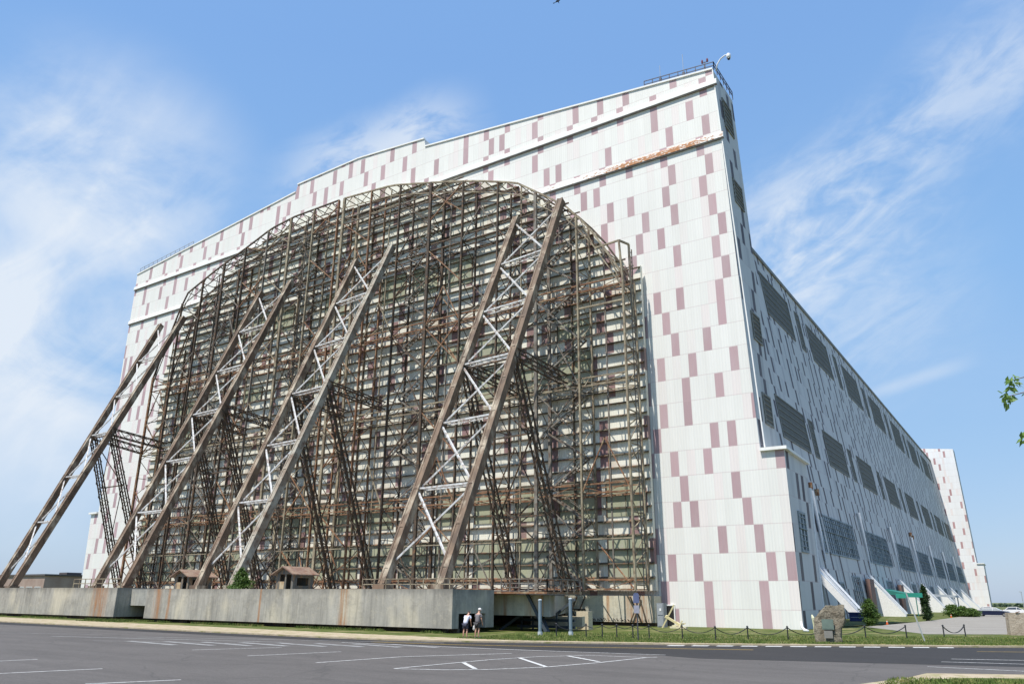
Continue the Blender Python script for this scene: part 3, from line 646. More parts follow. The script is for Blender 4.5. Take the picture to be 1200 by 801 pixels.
# raking legs
def ln(a, b, t_): return Vector(a).lerp(Vector(b), t_)
def legpair(T, f1, f2, t1, t2, mats, seed, low=0, strutx=None):
    YL = 54.0; yt = 73.4
    P = []
    for (fx, fz), (tx, tz) in ((A(*f1, YL), A(*t1, yt)), (A(*f2, YL), A(*t2, yt))): P.append((Vector((fx, YL, 3.35)), Vector((tx, yt, tz))))
    upv = Vector((0, -1, .5))
    for (a, b), m in zip(P, mats):
        mb = MB(); mb.bar(a, b, .68, .82, upv)
        d = (b-a).normalized(); L = (b-a).length
        # rib flanges on the box leg
        r_ = d.cross(upv).normalized(); u_ = r_.cross(d).normalized()
        for s in (-1, 1):
            mb.bar(a+r_*.30*s+u_*.41, b+r_*.30*s+u_*.41, .2, .10, upv)
        k = 2.
        while k < L: mb.bar(a+d*k-r_*.37+u_*.43, a+d*k+r_*.37+u_*.43, .3, .05, upv); k += 4.1
        mb.box(a.x-.7, a.x+.7, a.y-.6, a.y+.7, 3.3, 3.75)
        mb.build('leg', m, T)
    # white bracing
    mb = MB(); n = 6; (a1, b1), (a2, b2) = P
    back = Vector((0, .55, 0))
    for k in range(0, n+1):
        t_ = .05+.93*k/n
        if k < n or True:
            for o, w in ((Vector((0, -.2, .1)), .17), (back, .12)):
                if 0 < k < n: mb.bar(ln(a1, b1, t_)+o, ln(a2, b2, t_)+o, w)
        if k < n:
            t2_ = .05+.93*(k+1)/n
            mb.bar(ln(a2, b2, t_)+Vector((0, -.15, 0)), ln(a1, b1, t2_)+Vector((0, -.15, 0)), .17)
            mb.bar(ln(a1, b1, t_)+Vector((0, .05, 0)), ln(a2, b2, t2_)+Vector((0, .05, 0)), .16)
            # lacing on the horizontals
            for q in range(8):
                p0 = ln(ln(a1, b1, t2_), ln(a2, b2, t2_), q/8); p1 = ln(ln(a1, b1, t2_), ln(a2, b2, t2_), (q+1)/8)
                if k < n-1: mb.bar(p0+Vector((0, -.2, .1)), p1+back, .06)
    mb.build('leg_bracing', M_['white'], T)
    # lattice struts back to the door foot, and a tie truss to the door
    for (a, b) in P:
        nd = ln(a, b, .52); ft = Vector((b.x+.0, YF-.1, 3.4)); d = (ft-nd).normalized(); L = (ft-nd).length
        mb = MB(); s1 = d.cross(Vector((1, 0, 0))).normalized()*.55; s2 = Vector((.42, 0, 0))
        C = [s1+s2, s1-s2, -s1+s2, -s1-s2]
        for c in C: mb.bar(nd+c*.7, ft+c*.8, .15)
        nn = int(L/1.1)
        for k in range(nn):
            p = nd+d*(L*k/nn); q = nd+d*(L*(k+1)/nn); s = 1 if k % 2 else -1
            mb.bar(p+s1*s+s2, q-s1*s+s2, .07); mb.bar(p+s1*s-s2, q-s1*s-s2, .07); mb.bar(p+s1-s2*s, q+s1+s2*s, .07)
        mb.build('strut', M_['dark'], T)
        mb = MB(); e = Vector((b.x, YF, nd.z-.9)); nd2 = nd+Vector((0, 0, -.1)); L = (e-nd2).length; d = (e-nd2)/L
        C = [Vector((.4, 0, .5)), Vector((-.4, 0, .5)), Vector((.4, 0, -.5)), Vector((-.4, 0, -.5))]
        for c in C: mb.bar(nd2+c, e+c, .14)
        nn = max(3, int(L/1.0))
        for k in range(nn):
            p = nd2+d*(L*k/nn); q = nd2+d*(L*(k+1)/nn); s = 1 if k % 2 else -1
            for sx in (.4, -.4): mb.bar(p+Vector((sx, 0, .5*s)), q+Vector((sx, 0, -.5*s)), .07)
            mb.bar(p+Vector((.4*s, 0, .5)), q+Vector((-.4*s, 0, .5)), .06); mb.bar(p+Vector((.4*s, 0, -.5)), q+Vector((-.4*s, 0, -.5)), .06)
        mb.build('tie_truss', M_['dark'], T)
    # cross tie between the two struts
    mb = MB(); n1, n2 = ln(*P[0], .52), ln(*P[1], .52); f1_, f2_ = Vector((P[0][1].x, YF-.1, 3.4)), Vector((P[1][1].x, YF-.1, 3.4))
    for t_ in (.02, .34, .68): mb.bar(ln(n1, f1_, t_), ln(n2, f2_, t_), .16)
    mb.bar(ln(n1, f1_, .02), ln(n2, f2_, .34), .12); mb.bar(ln(n2, f2_, .34), ln(n1, f1_, .68), .12); mb.bar(ln(n1, f1_, .34), ln(n2, f2_, .02), .1)
    mb.build('strut_bracing', M_['dark'], T)
legpair(LL, (-4, 692), (12, 696), (189, 381), (216, 372), (M_['leg'], M_['leg']), 1)
legpair(LL, (112, 688), (146, 688), (307, 343), (342, 330), (M_['leg'], M_['leg']), 2)
legpair(RL if 0 else LL, (232, 688), (272, 688), (418, 306), (460, 289), (M_['leg'], M_['legpale']), 3)
legpair(RL, (448, 690), (517, 690), (606, 256), (658, 235), (M_['leg'], M_['leg']), 4)

# ------------------------------------------------------------------ concrete ballast walls under the doors
wx0, wx1 = -79.25, -38.45
t = MB()
t.box(wx0, wx1, 49.5, 50.1, .42, 3.32); t.box(wx0, wx1-.0, 50.1, 54.6, 2.95, 3.318); t.box(wx0, wx1, 54.6, 55.1, .42, 3.319); t.box(wx0, wx0+.5, 50.1, 54.6, .42, 2.95)
t.box(wx1-.5, wx1, 50.1, 50.35, .42, 2.95); t.box(wx1-.5, wx1, 53.9, 54.6, .42, 2.95); t.box(wx1-.5, wx1, 50.35, 53.9, 1.5, 2.95)
t2 = MB(); t2.box(wx1-3.2, wx1-1.6, 50.12, 54.58, .02, 2.9)  # black filler box standing in for the shade inside the opening
W1 = thing('concrete_wall', 'long stained concrete wall in the middle with two people at its right end', 'concrete wall', (-59, 52, 0))
t.build('wall', M_['conc'], W1); t2.build('dark_filler', plain('interior_shade_black', (.012, .012, .012), .9), W1)
t = MB()
for k in range(11):
    x = wx0+2+k*3.7
    t.box(x-.7, x+.7, 50.3, 51.0, 0, .5)
t.box(wx0+.3, wx1-.3, 50.6, 50.9, .0, .4); t.build('wheel_truck', M_['dark'], W1)
W2 = thing('concrete_wall', 'stained concrete wall at the far left with a broad rust streak near its end', 'concrete wall', (-120, 52, 0))
t = MB(); t.box(-165, -85.6, 49.9, 55, .42, 3.45); t.box(-165, -86.0, 50.5, 54, 0, .42, 1); t.build('wall', [M_['conc'], M_['dark']], W2)
W3 = thing('concrete_wall', 'short recessed grey concrete link between the two long walls', 'concrete wall', (-82.4, 54, 0))
t = MB(); t.box(-85.59, -79.26, 51.6, 52.4, 1.6, 3.33); t.box(-85.59, -79.26, 52.41, 54.6, 3.1, 3.32); t.box(-85.59, -79.26, 53.6, 53.9, .0, 3.08, 1); t.build('wall', [M_['concgrey'], plain('interior_shade_black', (.012, .012, .012), .9)], W3)  # back wall coloured black to paint the shade below the link
# deck carrying legs, huts and shrubs
D1 = thing('steel_deck', 'dark steel deck behind the long concrete walls under the door trusses', 'deck', (-76, 60, 0))
t = MB(); t.box(-128, -40.5, 55.2, 72.6, 3.0, 3.28); t.build('deck_plate', M_['concgrey'], D1)
t = MB(); t.box(-128, -44.6, 72.7, 77.9, .9, 3.45); t.box(-128, -44.6, 73.5, 77, .0, .9); t.build('door_truck', M_['dark'], D1)
# beam, frame and platform at the right of the wall
B1 = thing('concrete_beam', 'cream concrete beam on dark struts right of the two people', 'beam', (-37, 57, 0))
bx0, bx1 = -40.3, A(636, 700, 57)[0]
t = MB(); t.box(bx0+.02, bx1, 57, 58.2, 1.3, 2.95); t.build('beam', M_['concpale'], B1)
t = MB(); t.hexa([(bx1, 57.1, 1.25), (bx1+.6, 57.1, 1.25), (-43.2, 75.9, 1.25), (-43.9, 75.9, 1.25)], [(bx1, 57.1, 2.93), (bx1+.6, 57.1, 2.93), (-43.2, 75.9, 2.93), (-43.9, 75.9, 2.93)]); t.build('return_beam', M_['concgrey'], B1)
t = MB()
for (a, b) in (((-40.2, 58.5, 0), (-36.2, 60, 2.9)), ((-37.6, 60, 2.9), (-34.6, 57.5, 0)), ((-39, 63, 0), (-35.2, 63, 2.6)), ((-36.3, 56.6, 3.3), (-34.5, 56.9, .1)), ((-39.6, 60.5, .9), (-33.8, 60.5, .9)), ((-39.6, 60.5, .35), (-33.8, 60.5, .35))): t.bar(a, b, .22)
for x in (-39.2, -38, -36.9, -35.6, -34.4): t.bar((x, 60.5, 0), (x, 60.5, 1.5), .12)
t.build('strut', plain('blue_grey_steel', (.05, .065, .08), .6), B1)
t = MB(); t.box(-40.5, -33.6, 55.6, 61.5, 3.02, 3.2); t.build('platform', M_['rust'], B1)
railing((-38.2, 55.8, 3.2), (-33.7, 55.8, 3.2), 5, 1.0, B1, M_['grey'], .08, 'handrail', (1., .66, .33)); railing((-33.7, 55.8, 3.2), (-33.7, 61.4, 3.2), 5, 1.0, B1, M_['grey'], .08, 'handrail', (1., .5))
t = MB(); t.box(-39.5, -34.2, 62.5, 63., .35, 1.2); t.box(-35.6, -34.4, 64, 64.8, .0, 1.6); t.build('sheeting', plain('tan_tarp', (.55, .48, .34), .8), B1)
P1_ = thing('counterweight', 'cream concrete base under the right end of the door with rust at its corner', 'counterweight', (-33, 66, 0))
px0, px1 = A(662, 700, 76.2)[0], A(767, 700, 76.2)[0]
t = MB(); t.box(px0, px1, 76.2, 77.95, .42, 3.0); t.build('panel', M_['concpale'], P1_)
t = MB(); t.box(px0+.2, px1-.2, 76.5, 77.8, 0, .42); t.build('wheel_truck', M_['dark'], P1_)
for q in ((((px0+.3, 0.2), (px0+1.6, 2.9)), ((px0+1.6, .3), (px0+.3, 2.8)), ((px0+.2, 1.6), (px0+2.6, 1.6)), ((px0+2.6, 2.9), (px0+1.3, .4))), (((px1-2.6, 2.9), (px1-1.5, .6)), ((px1-2.6, .6), (px1-1.5, 2.9)), ((px1-1.6, 2.9), (px1-.9, .4)))):
    t = MB()
    for (a, b) in q: t.bar((a[0], 76.0, a[1]), (b[0], 76.0, b[1]), .11)
    t.build('frame', M_['dark'], P1_)
t = MB()
for k in range(46):
    x = -34.5+k*.125*.98
    x = px0+.5+k*(px1-px0-1)/46
    t.bar((x, 76.1, .5), (x+random.uniform(-.15, .15), 75.8, .5+random.uniform(.08, .35)), .05)
t.build('bristle', M_['dark'], P1_)
railing((-97, 51.0, 3.45), (-87, 51.0, 3.45), 8, 1.0, W2, M_['tan'], .08, 'handrail', (1., .5))
railing((-52, 53.5, 3.32), (-39, 53.5, 3.32), 9, .9, W1, M_['tan'], .07, 'handrail', (1., .5))

# huts
def hut(cx, cyy, w, d, h, label):
    t = thing('hut', label, 'hut', (cx, cyy, 3.3), world=False)
    def P(mb, name, mat, par=None): o = mb.build(name, mat); o.parent = par or t; return o
    x0, x1, y0, y1 = -w/2, w/2, 0, d
    m = MB(); m.prism_y([(x0, 0), (x0+.5, 0), (x0+.5, h), (x0, h)], y0, y0+.1); m.prism_y([(x0+1.25, 0), (x1-1.05, 0), (x1-1.05, h), (x0+1.25, h)], y0, y0+.1); m.prism_y([(x1-.3, 0), (x1, 0), (x1, h), (x1-.3, h)], y0, y0+.1)
    m.prism_y([(x0+.5, 0), (x0+1.25, 0), (x0+1.25, .8), (x0+.5, .8)], y0+.01, y0+.09)
    m.prism_y([(x0, h), (x1, h), (0, h+.65)], y0, y0+.1); m.prism_y([(x0, h), (x1, h), (0, h+.65)], y1-.1, y1)
    m.box(x0, x0+.1, y0+.1, y1, 0, h); m.box(x0+.1, x1, y1-.1, y1, 0, h); m.box(x1-.1, x1, y0+.1, y0+.5, 0, h); m.box(x1-.1, x1, y1-.6, y1-.1, 0, h); m.box(x1-.1, x1, y0+.5, y1-.6, h-.35, h); m.box(x1-.1, x1, y0+.5, y1-.6, 0, .4)
    m.box(x0+.1, x1-.1, y0+.1, y1-.1, 0, .08)
    wll = P(m, 'wall', noisy('hut_board', (.08, .09, .095), (.17, .15, .11), 1.2, vs=(3, 1, .4), c=(.33, .2, .1), cs=2.))
    for s in (-1, 1):
        m = MB(); e = .45; m.hexa([(0, -e, h+.67), (s*(w/2+e), -e, h-.12), (s*(w/2+e), d+e, h-.12), (0, d+e, h+.67)], [(0, -e, h+.77), (s*(w/2+e), -e, h-.02), (s*(w/2+e), d+e, h-.02), (0, d+e, h+.77)])
        P(m, 'roof', noisy('hut_roof_rust', (.20, .13, .10), (.30, .22, .155), .9, c=(.17, .08, .05), cs=2.2))
    m = MB(); m.box(x0+.55, x0+1.2, -.02, .0, .05, .78); P(m, 'door', noisy('hut_door', (.45, .38, .25), (.36, .25, .14), 1.5))
hx, hz = A(333, 686, 54.2); hut(hx, 54.2, 2.5, 2.6, 1.5, 'larger grey hut with a rusty gable roof right of the cedar shrub')
hx, hz = A(212, 686, 54.2); hut(hx, 54.2, 2.6, 3.0, 1.4, 'smaller grey hut with a reddish roof standing just left of the rusty leg')

# ------------------------------------------------------------------ plants
def leaves(mb, c, rad, n, size, rn, shell=.5, droop=0., aspect=.5):
    c = Vector(c)
    for _ in range(n):
        d = Vector((rn.gauss(0, 1), rn.gauss(0, 1), rn.gauss(0, 1))).normalized(); r = (rn.random()**shell)
        p = c+Vector((d.x*rad[0], d.y*rad[1], d.z*rad[2]))*r
        a = Vector((rn.gauss(0, 1), rn.gauss(0, 1), rn.gauss(0, .7)-droop)).normalized(); b = a.cross(Vector((rn.gauss(0, 1), rn.gauss(0, 1), rn.gauss(0, 1)))).normalized()
        s = size*rn.uniform(.6, 1.3); u = a*s; v = b*s*aspect
        mb.poly([p, p+u*.5+v*.5, p+u, p+u*.5-v*.5])
def shrub(name, loc, rx, rz, n, size, mat, label, cat, shape='round', seed=1, group=None):
    rn = random.Random(seed); t = thing(name, label, cat, loc, group, world=False)
    mb = MB(); nb = 14
    for k in range(nb):
        f = (k+.5)/nb; z = rz*(.06+.9*f)
        rr = rx*{'round': math.sin(PI*min(1, .12+f*.86))**.6, 'cone': (1-f)**.75+.08, 'column': min(1, (1-f)*2.6+.12)*(.8+.2*math.sin(f*9))}[shape]
        for j in range(4):
            a = rn.uniform(0, 2*PI); q = rr*rn.uniform(.25, .65)
            leaves(mb, (q*math.cos(a), q*math.sin(a), z), (rr*.55, rr*.55, rz/nb*1.5), n//(nb*4), size, rn)
    o = mb.build('foliage', mat, fix=False); o.parent = t
    mb = MB(); mb.tube([(0, 0, 0), (rx*.05, 0, rz*.4), (0, 0, rz*.85)], [rx*.09, rx*.06, rx*.02], 6)
    for k in range(6): a = k*1.1; mb.tube([(0, 0, rz*(.15+.1*k)), (rx*.45*math.cos(a), rx*.45*math.sin(a), rz*(.3+.1*k))], [rx*.04, rx*.015], 5)
    o = mb.build('trunk', M_['bark']); o.parent = t
    return t
bx, bz = A(280, 687, 53.)
shrub('cedar_shrub', (bx, 53.2, 3.3), 1.45, 2.05, 5200, .2, M_['leafmid'], 'bushy green cedar growing on top of the long concrete wall', 'shrub', 'cone', 5)
shrub('round_shrub', (-16.9, 97.5, .08), 1.15, 2.7, 5200, .2, M_['leafmid'], 'dense green shrub in front of the second white buttress', 'shrub', 'round', 6)
shrub('cypress_tree', (-14.6, 127, .08), .9, 4.7, 6000, .24, M_['leafdark'], 'slim dark cypress standing beside the green awning', 'tree', 'column', 7)
for i, (px, py, r, h, lab) in enumerate(((1118, 722.5, 1.8, 2.0, 'low green bush right of the entrance canopy, leftmost of the bushes by the drive'), (1128, 720.5, 2.2, 1.7, 'yellow-green spreading bush by the drive, middle one of three'), (1138, 719, 1.8, 1.4, 'small low bush nearest the parked cars by the drive'))):
    gx, gy = G(px, py); gy = min(gy, 185); gx = -13.8-1.3*(i == 0)
    gx, gy = G(px, py); k = 165./gy; shrub('low_bush', (gx*k, gy*k, .08), r, h, 2500, .3, M_['leafmid'], lab, 'bush', 'round', 20+i, 'low bushes along the drive')
# tree at the right whose branch tips reach into view
rn = random.Random(11); t = thing('maple_tree', 'leafy tree at the right edge with only its drooping branch tips in view', 'tree', (5.22, 17.5, 0), world=False)
mb = MB(); mb.tube([(0, 0, 0), (.1, 0, 2), (-.1, .1, 4), (0, 0, 6.5), (.1, 0, 9)], [.28, .22, .18, .12, .04], 10)
tips = [(-5.1, -.3, 6.75), (-5.25, -.4, 6.42), (-5.05, -.3, 5.65), (-4.6, .3, 6.2), (-4.2, -.9, 7.1), (-4.3, .8, 5.4), (-3.7, -.2, 7.7)]
for x, y, z in tips: mb.tube([(0, 0, z*.55), (x*.5, y*.5, z*.92), (x*.85, y, z+.12), (x, y, z)], [.08, .045, .02, .006], 6)
for k in range(26):
    a = rn.uniform(-2.2, 2.2); r = rn.uniform(2, 4); z = rn.uniform(4.5, 9); mb.tube([(0, 0, z*.6), (r*.5*math.cos(a), r*.5*math.sin(a), z*.85), (r*math.cos(a), r*math.sin(a), z)], [.06, .03, .008], 5)
o = mb.build('trunk', M_['bark']); o.parent = t
mb = MB()
for x, y, z in tips:
    for k in range(9):
        f = 1-k*.085; leaves(mb, (x*f, y*(.3+.7*f), z+.16*math.sin(k*.8)*.6), (.13+.03*k, .2,   .14+.02*k), 34, .15, rn, .5, 1.1, .42)
leaves(mb, (.6, 0, 6.6), (3.7, 3.9, 2.7), 9000, .2, rn, .4, .8, .45)
o = mb.build('crown', M_['leafbright'], fix=False); o.parent = t

# far tree belt
def belt(name, pts, n, h, label):
    rn = random.Random(31); mb = MB()
    for i in range(n):
        f = rn.random()*(len(pts)-1); k = int(f); a, b = Vector(pts[k]), Vector(pts[k+1]); p = a.lerp(b, f-k)
        z0 = zg((p-Vector((-30, 60))).length); hh = h*rn.uniform(.72, 1.1); dd = rn.uniform(-12, 25)
        leaves(mb, (p.x, p.y+dd, z0+hh*.5), (hh*.5, hh*.4, hh*.5), 46, 2.2, rn, .35)
    return tag(mb.build(name, M_['leaffar'], fix=False), label, 'woodland', None, 'stuff')
belt('far_woodland', [(-120, 800), (-40, 830), (60, 840), (260, 820), (420, 760)], 650, 7.0, 'dark band of woodland along the horizon right of the hangar')
belt('far_woodland', [(-760, 250), (-700, 330), (-600, 420), (-480, 470)], 350, 7.5, 'dark woodland on the horizon left of the hangar behind the low building')

# low brown building at the far left
t = thing('low_building', 'low flat-roofed brown brick building seen above the concrete wall at far left', 'building', (-300, 150, 0), world=False)
def Bp(mb, name, mat, par=None): o = mb.build(name, mat); o.parent = par or t; return o
y = 150; xL = A(-60, 675, y)[0]; xC = A(53, 675, y)[0]; zt_ = 9.2
def loc(v): return v
m = MB(); m.box(xL+300, xC+300, 0, 60, 0, zt_); w = Bp(m, 'wall', noisy('brown_brick_far', (.27, .19, .155), (.33, .25, .21), .3))
m = MB(); m.box(xL+299.5, xC+300.5, -.5, 60.5, zt_, zt_+.6); Bp(m, 'roof', plain('roof_dark', (.09, .08, .08), .8))
for k in range(16):
    x = xC+300-4-k*6.2; m = MB(); m.box(x-2.2, x+2.2, -.08, -.01, 3.2, 5.4); f = Bp(m, 'window', plain('far_frame', (.55, .55, .52), .6)); m = MB(); m.box(x-1.9, x+1.9, -.14, -.09, 3.5, 5.1); Bp(m, 'pane', M_['glass'], f)
m = MB(); m.tube([(xC+292, 20, zt_+.6), (xC+292, 20, zt_+4)], .2, 6); m.box(xC+270, xC+276, 20, 26, zt_+.6, zt_+2); Bp(m, 'roof_vent', plain('roof_dark', (.09, .08, .08), .8))

# ------------------------------------------------------------------ boulder with plaque
t = thing('boulder', 'large grey-brown memorial boulder with a green plaque on the lawn', 'boulder', (-12.8, 56.9, .05), world=False)
import bmesh
bm = bmesh.new(); bmesh.ops.create_cube(bm, size=1.0)
bmesh.ops.subdivide_edges(bm, edges=bm.edges[:], cuts=9, use_grid_fill=True)
from mathutils import noise as mnoise
for v in bm.verts:
    x, y, z = v.co; z01 = z+.5
    px = x*1.6*(1.0+.04*z01)+.22; 
    px += .30*z01*(1 if x > 0 else .1)
    if x < 0: px += .4*max(0, z01-.72)*2.0*(-x*2)
    zz = z01*2.28-(.9*max(0, -x-.05))*max(0, z01-.4)*2-.12*max(0, x)*z01
    yy = y*1.25*(1-.25*z01)
    p = Vector((px, yy, zz)); nz = mnoise.noise_vector(p*1.1)*.2+mnoise.noise_vector(p*2.9)*.09
    r = Vector((x, y, z)).length; p -= Vector((x, y, z-.1))*max(0, r-.62)*.45
    v.co = p+nz
    if z01 < .02: v.co.z = -.1
me = bpy.data.meshes.new('stone'); bm.to_mesh(me); bm.free(); me.materials.append(M_['rock']); o = bpy.data.objects.new('stone', me); COL.objects.link(o); o.parent = t
m = MB(); m.box(.0, .62, -.80, -.70, .88, 1.42); m.box(-.05, .67, -.79, -.715, .83, 1.47); o = m.build('plaque', plain('bronze_green', (.14, .19, .16), .5)); o.parent = t
m = MB(); m.box(.02, .55, -.76, -.70, .3, .76); o = m.build('lower_plaque', plain('dull_grey_plate', (.22, .21, .19), .6)); o.parent = t
t.rotation_euler = (0, 0, .12)

# posts, signs, barrier, cones
def cyl_post(px, py, h, lab, r=.13):
    x, y = G(px, py); t = thing('steel_post', lab, 'post', (x, y, .08), 'pair of blue-grey steel posts', world=False)
    m = MB(); m.tube([(0, 0, 0), (0, 0, h)], r, 12); o = m.build('pipe', plain('blue_grey_post', (.18, .24, .28), .5), smooth=False); o.parent = t
    m = MB(); m.tube([(0, 0, h), (0, 0, h+.05), (0, 0, h+.1)], [r+.02, r+.02, r*.5], 12); o = m.build('cap', plain('post_cap', (.5, .55, .58), .5)); o.parent = t
    m = MB(); m.tube([(0, 0, 0), (0, 0, .25)], r+.05, 12); o = m.build('collar', plain('post_cap', (.5, .55, .58), .5)); o.parent = t
cyl_post(633, 745, 2.45, 'blue-grey steel post before the cream concrete beam, left one of the pair')
cyl_post(669, 745, 2.55, 'blue-grey steel post before the cream base panel, right one of the pair')
x, y = G(748, 751); t = thing('sign_post', 'dark sign post with two small round-topped signs in front of the rusty panel corner', 'sign', (x, y, .08), world=False)
m = MB(); m.bar((0, 0, 0), (0, 0, 3.0), .07); o = m.build('post', plain('sign_dark', (.06, .06, .07), .5)); o.parent = t
m = MB(); m.prism_y([(-.22, 2.35), (.22, 2.35), (.22, 2.85), (.12, 3.0), (-.12, 3.0), (-.22, 2.85)], -.07, -.04); o = m.build('sign_plate', plain('sign_blue', (.10, .12, .22), .4)); o.parent = t
m = MB(); m.box(-.2, .2, -.07, -.04, 1.7, 2.2); o = m.build('sign_plate', plain('sign_grey', (.30, .30, .36), .4)); o.parent = t
x, y = G(1084, 752); t = thing('street_sign', 'leaning street sign post with two green name blades', 'street sign', (x, y, .08), world=False)
m = MB(); m.bar((0, 0, 0), (-.72, -.0, 3.15), .09); o = m.build('post', plain('galv_post', (.42, .44, .44), .5, .3)); o.parent = t
m = MB(); m.box(-1.4, -.76, -.02, .02, 2.8, 3.1); o = m.build('blade', plain('sign_green', (.03, .28, .20), .35)); o.parent = t
m = MB(); m.hexa([(-.72, -.0, 2.86), (.28, .35, 2.86), (.28, .38, 2.86), (-.72, .03, 2.86)], [(-.72, 0, 3.16), (.28, .35, 3.16), (.28, .38, 3.16), (-.72, .03, 3.16)]); o = m.build('blade', plain('sign_green', (.03, .28, .20), .35)); o.parent = t
t.rotation_euler = (0, 0, .1)
# chain fence
pl = [(652, 746.5), (687, 747), (706, 747.5), (723, 748), (742, 748.5), (761, 749), (800, 749.6), (839, 751), (877, 750.5), (924, 750.5), (968, 749.5), (1015, 748.5), (1063, 748), (1107, 747.6), (1132, 746.6)]
pts = [G(*p) for p in pl]; ordn = ['first', 'second', 'third', 'fourth', 'fifth', 'sixth', 'seventh', 'eighth', 'ninth', 'tenth', 'eleventh', 'twelfth', 'thirteenth', 'fourteenth', 'fifteenth']
PH = .82
for i, (x, y) in enumerate(pts):
    t = thing('chain_post', 'low black iron post of the chain fence, %s post counting from the left' % ordn[i], 'post', (x, y, .08), 'low black posts of the chain fence', world=False)
    m = MB(); m.tube([(0, 0, 0), (0, 0, PH)], .045, 8); o = m.build('shaft', plain('iron_black', (.025, .025, .03), .5)); o.parent = t
    m = MB(); m.tube([(0, 0, PH), (0, 0, PH+.05), (0, 0, PH+.1)], [.075, .075, .02], 8); o = m.build('finial', plain('iron_black', (.025, .025, .03), .5)); o.parent = t
    if i < len(pts)-1 and i != 12:
        x2, y2 = pts[i+1]; m = MB(); L = math.hypot(x2-x, y2-y); N = 12; q = []
        for k in range(N+1):
            f = k/N; q.append(((x2-x)*f, (y2-y)*f, PH-.02-min(.5, L*.16)*(1-(2*f-1)**2)))
        for k in range(N): 
            m.bar(q[k], q[k+1], .075, .04); 
        c = m.build('fence_chain', plain('iron_black', (.025, .025, .03), .5)); c.location = (x, y, .08)
        tag(c, 'sagging black chain between the %s and %s posts from the left of the chain fence' % (ordn[i], ordn[i+1]), 'chain', 'chains of the low fence')
# concrete barrier at the right edge
x, y = -3.1, 79.0; t = thing('concrete_block', 'weathered concrete block cut off by the right edge of the photo', 'concrete block', (x, y, .08), world=False)
m = MB(); m.hexa([(0, 0, 0), (4.4, 1.5, 0), (4.0, 2.6, 0), (-.3, 1.1, 0)], [(0.05, .05, 1.75), (4.35, 1.5, 1.75), (4.0, 2.5, 1.75), (-.2, 1.05, 1.75)]); o = m.build('block', noisy('block_concrete', (.36, .29, .22), (.46, .39, .31), 1.5, c=(.24, .18, .13), cs=2.5, bump=.05)); o.parent = t
m = MB(); m.bar((-.08, .4, 1.3), (-.08, .6, 1.3), .06); m.bar((.6, .2, 1.75), (.9, .3, 1.85), .06); o = m.build('lifting_eye', M_['rust']); o.parent = t
def cone(px, py, lab):
    x, y = G(px, py); t = thing('traffic_cone', lab, 'traffic cone', (x, y, .09), 'orange traffic cones', world=False)
    t.scale = (.6, .6, .6)
    m = MB(); m.box(-.25, .25, -.25, .25, 0, .06); m.tube([(0, 0, .06), (0, 0, .85)], [.19, .04], 12); o = m.build('cone', plain('cone_orange', (.7, .12, .02), .5)); o.parent = t
    m = MB(); m.tube([(0, 0, .45), (0, 0, .62)], [.118, .085], 12, cap=False); o = m.build('reflective_band', plain('band_white', (.75, .75, .75), .5)); o.parent = t
cone(1040, 732, 'orange traffic cone right of the dense green shrub'); cone(1087, 727.5, 'orange traffic cone at the foot of the dark cypress'); cone(1115, 723.5, 'orange traffic cone below the low bushes by the drive')
# electrical cabinet, yellow jack stand, drain spout, bollard, blue skip
x, y = -28.6, 74.8
cx0, cz0 = A(769.5, 712, 74.5); cx1, _ = A(777.5, 712, 74.5)
t = thing('electrical_cabinet', 'grey electrical cabinet beside the dark doorway at the foot of the facade', 'cabinet', ((cx0+cx1)/2, 74.5, .08), world=False)
w = (cx1-cx0)/2; m = MB(); m.box(-w, w, 0, .8, 0, 2.25); o = m.build('housing', plain('cabinet_grey', (.24, .26, .28), .6)); o.parent = t
m = MB(); m.box(-w+.08, w-.08, -.04, 0, 1.15, 2.15); o = m.build('door', plain('cabinet_door', (.30, .32, .34), .6)); o.parent = t
m = MB(); m.box(-w+.08, w-.08, -.04, 0, .1, 1.05); o = m.build('door', plain('cabinet_door', (.30, .32, .34), .6)); o.parent = t
m = MB(); m.box(-.05, .12, -.07, -.045, 1.5, 1.75); o = m.build('notice', plain('notice_white', (.8, .8, .78), .6)); o.parent = t
yy = 73.0; ax, az = A(777, 742, yy); 
t = thing('jack_stand', 'toppled cream steel stand with crossed poles beside the dark doorway', 'stand', (ax+.9, yy, .08), world=False)
m = MB(); m.bar((-.95, 0, 0), (.25, .3, 2.1), .13); o = m.build('pole', plain('cream_steel', (.62, .54, .30), .6)); o.parent = t
m = MB(); m.bar((-.5, .1, 1.0), (.9, .1, .25), .2); m.tube([(-.62, .1, .9), (-.5, .1, 1.1), (-.35, .1, 1.1), (-.3, .1, .9), (-.45, .1, .8)], .09, 6); o = m.build('arm', plain('cream_steel', (.62, .54, .30), .6)); o.parent = t
m = MB(); m.box(-.1, 1.5, -.2, .35, 0, .16); m.bar((.1, -.1, .2), (1.3, .3, .45), .14); m.bar((.7, 0, 0), (1.1, 0, .7), .12); m.bar((1.2, 0, .1), (.5, .2, .55), .12); o = m.build('base', plain('cream_pale', (.66, .60, .40), .6)); o.parent = t
x, y = G(948, 741); t = MB(); t.tube([(0, 0, 0.06), (-.35, 0, .12), (-.55, .1, .35), (-.6, .1, .85)], [.1, .16, .13, .08], 8); o = t.build('drain_spout', plain('spout_white', (.8, .8, .78), .5), smooth=True); o.location = (x, y, .08); tag(o, 'small white curved drain spout on the grass at the facade corner', 'drain spout')
x, y = G(955.5, 742); t = MB(); t.tube([(0, 0, 0), (-.05, 0, 1.2), (-.12, 0, 1.45)], [.13, .13, .05], 8); o = t.build('marker_post', plain('marker_cream', (.74, .72, .50), .5)); o.location = (x, y, .08); tag(o, 'pale cream marker post just left of the memorial boulder', 'marker post')
x, y = -20.6, 117.0
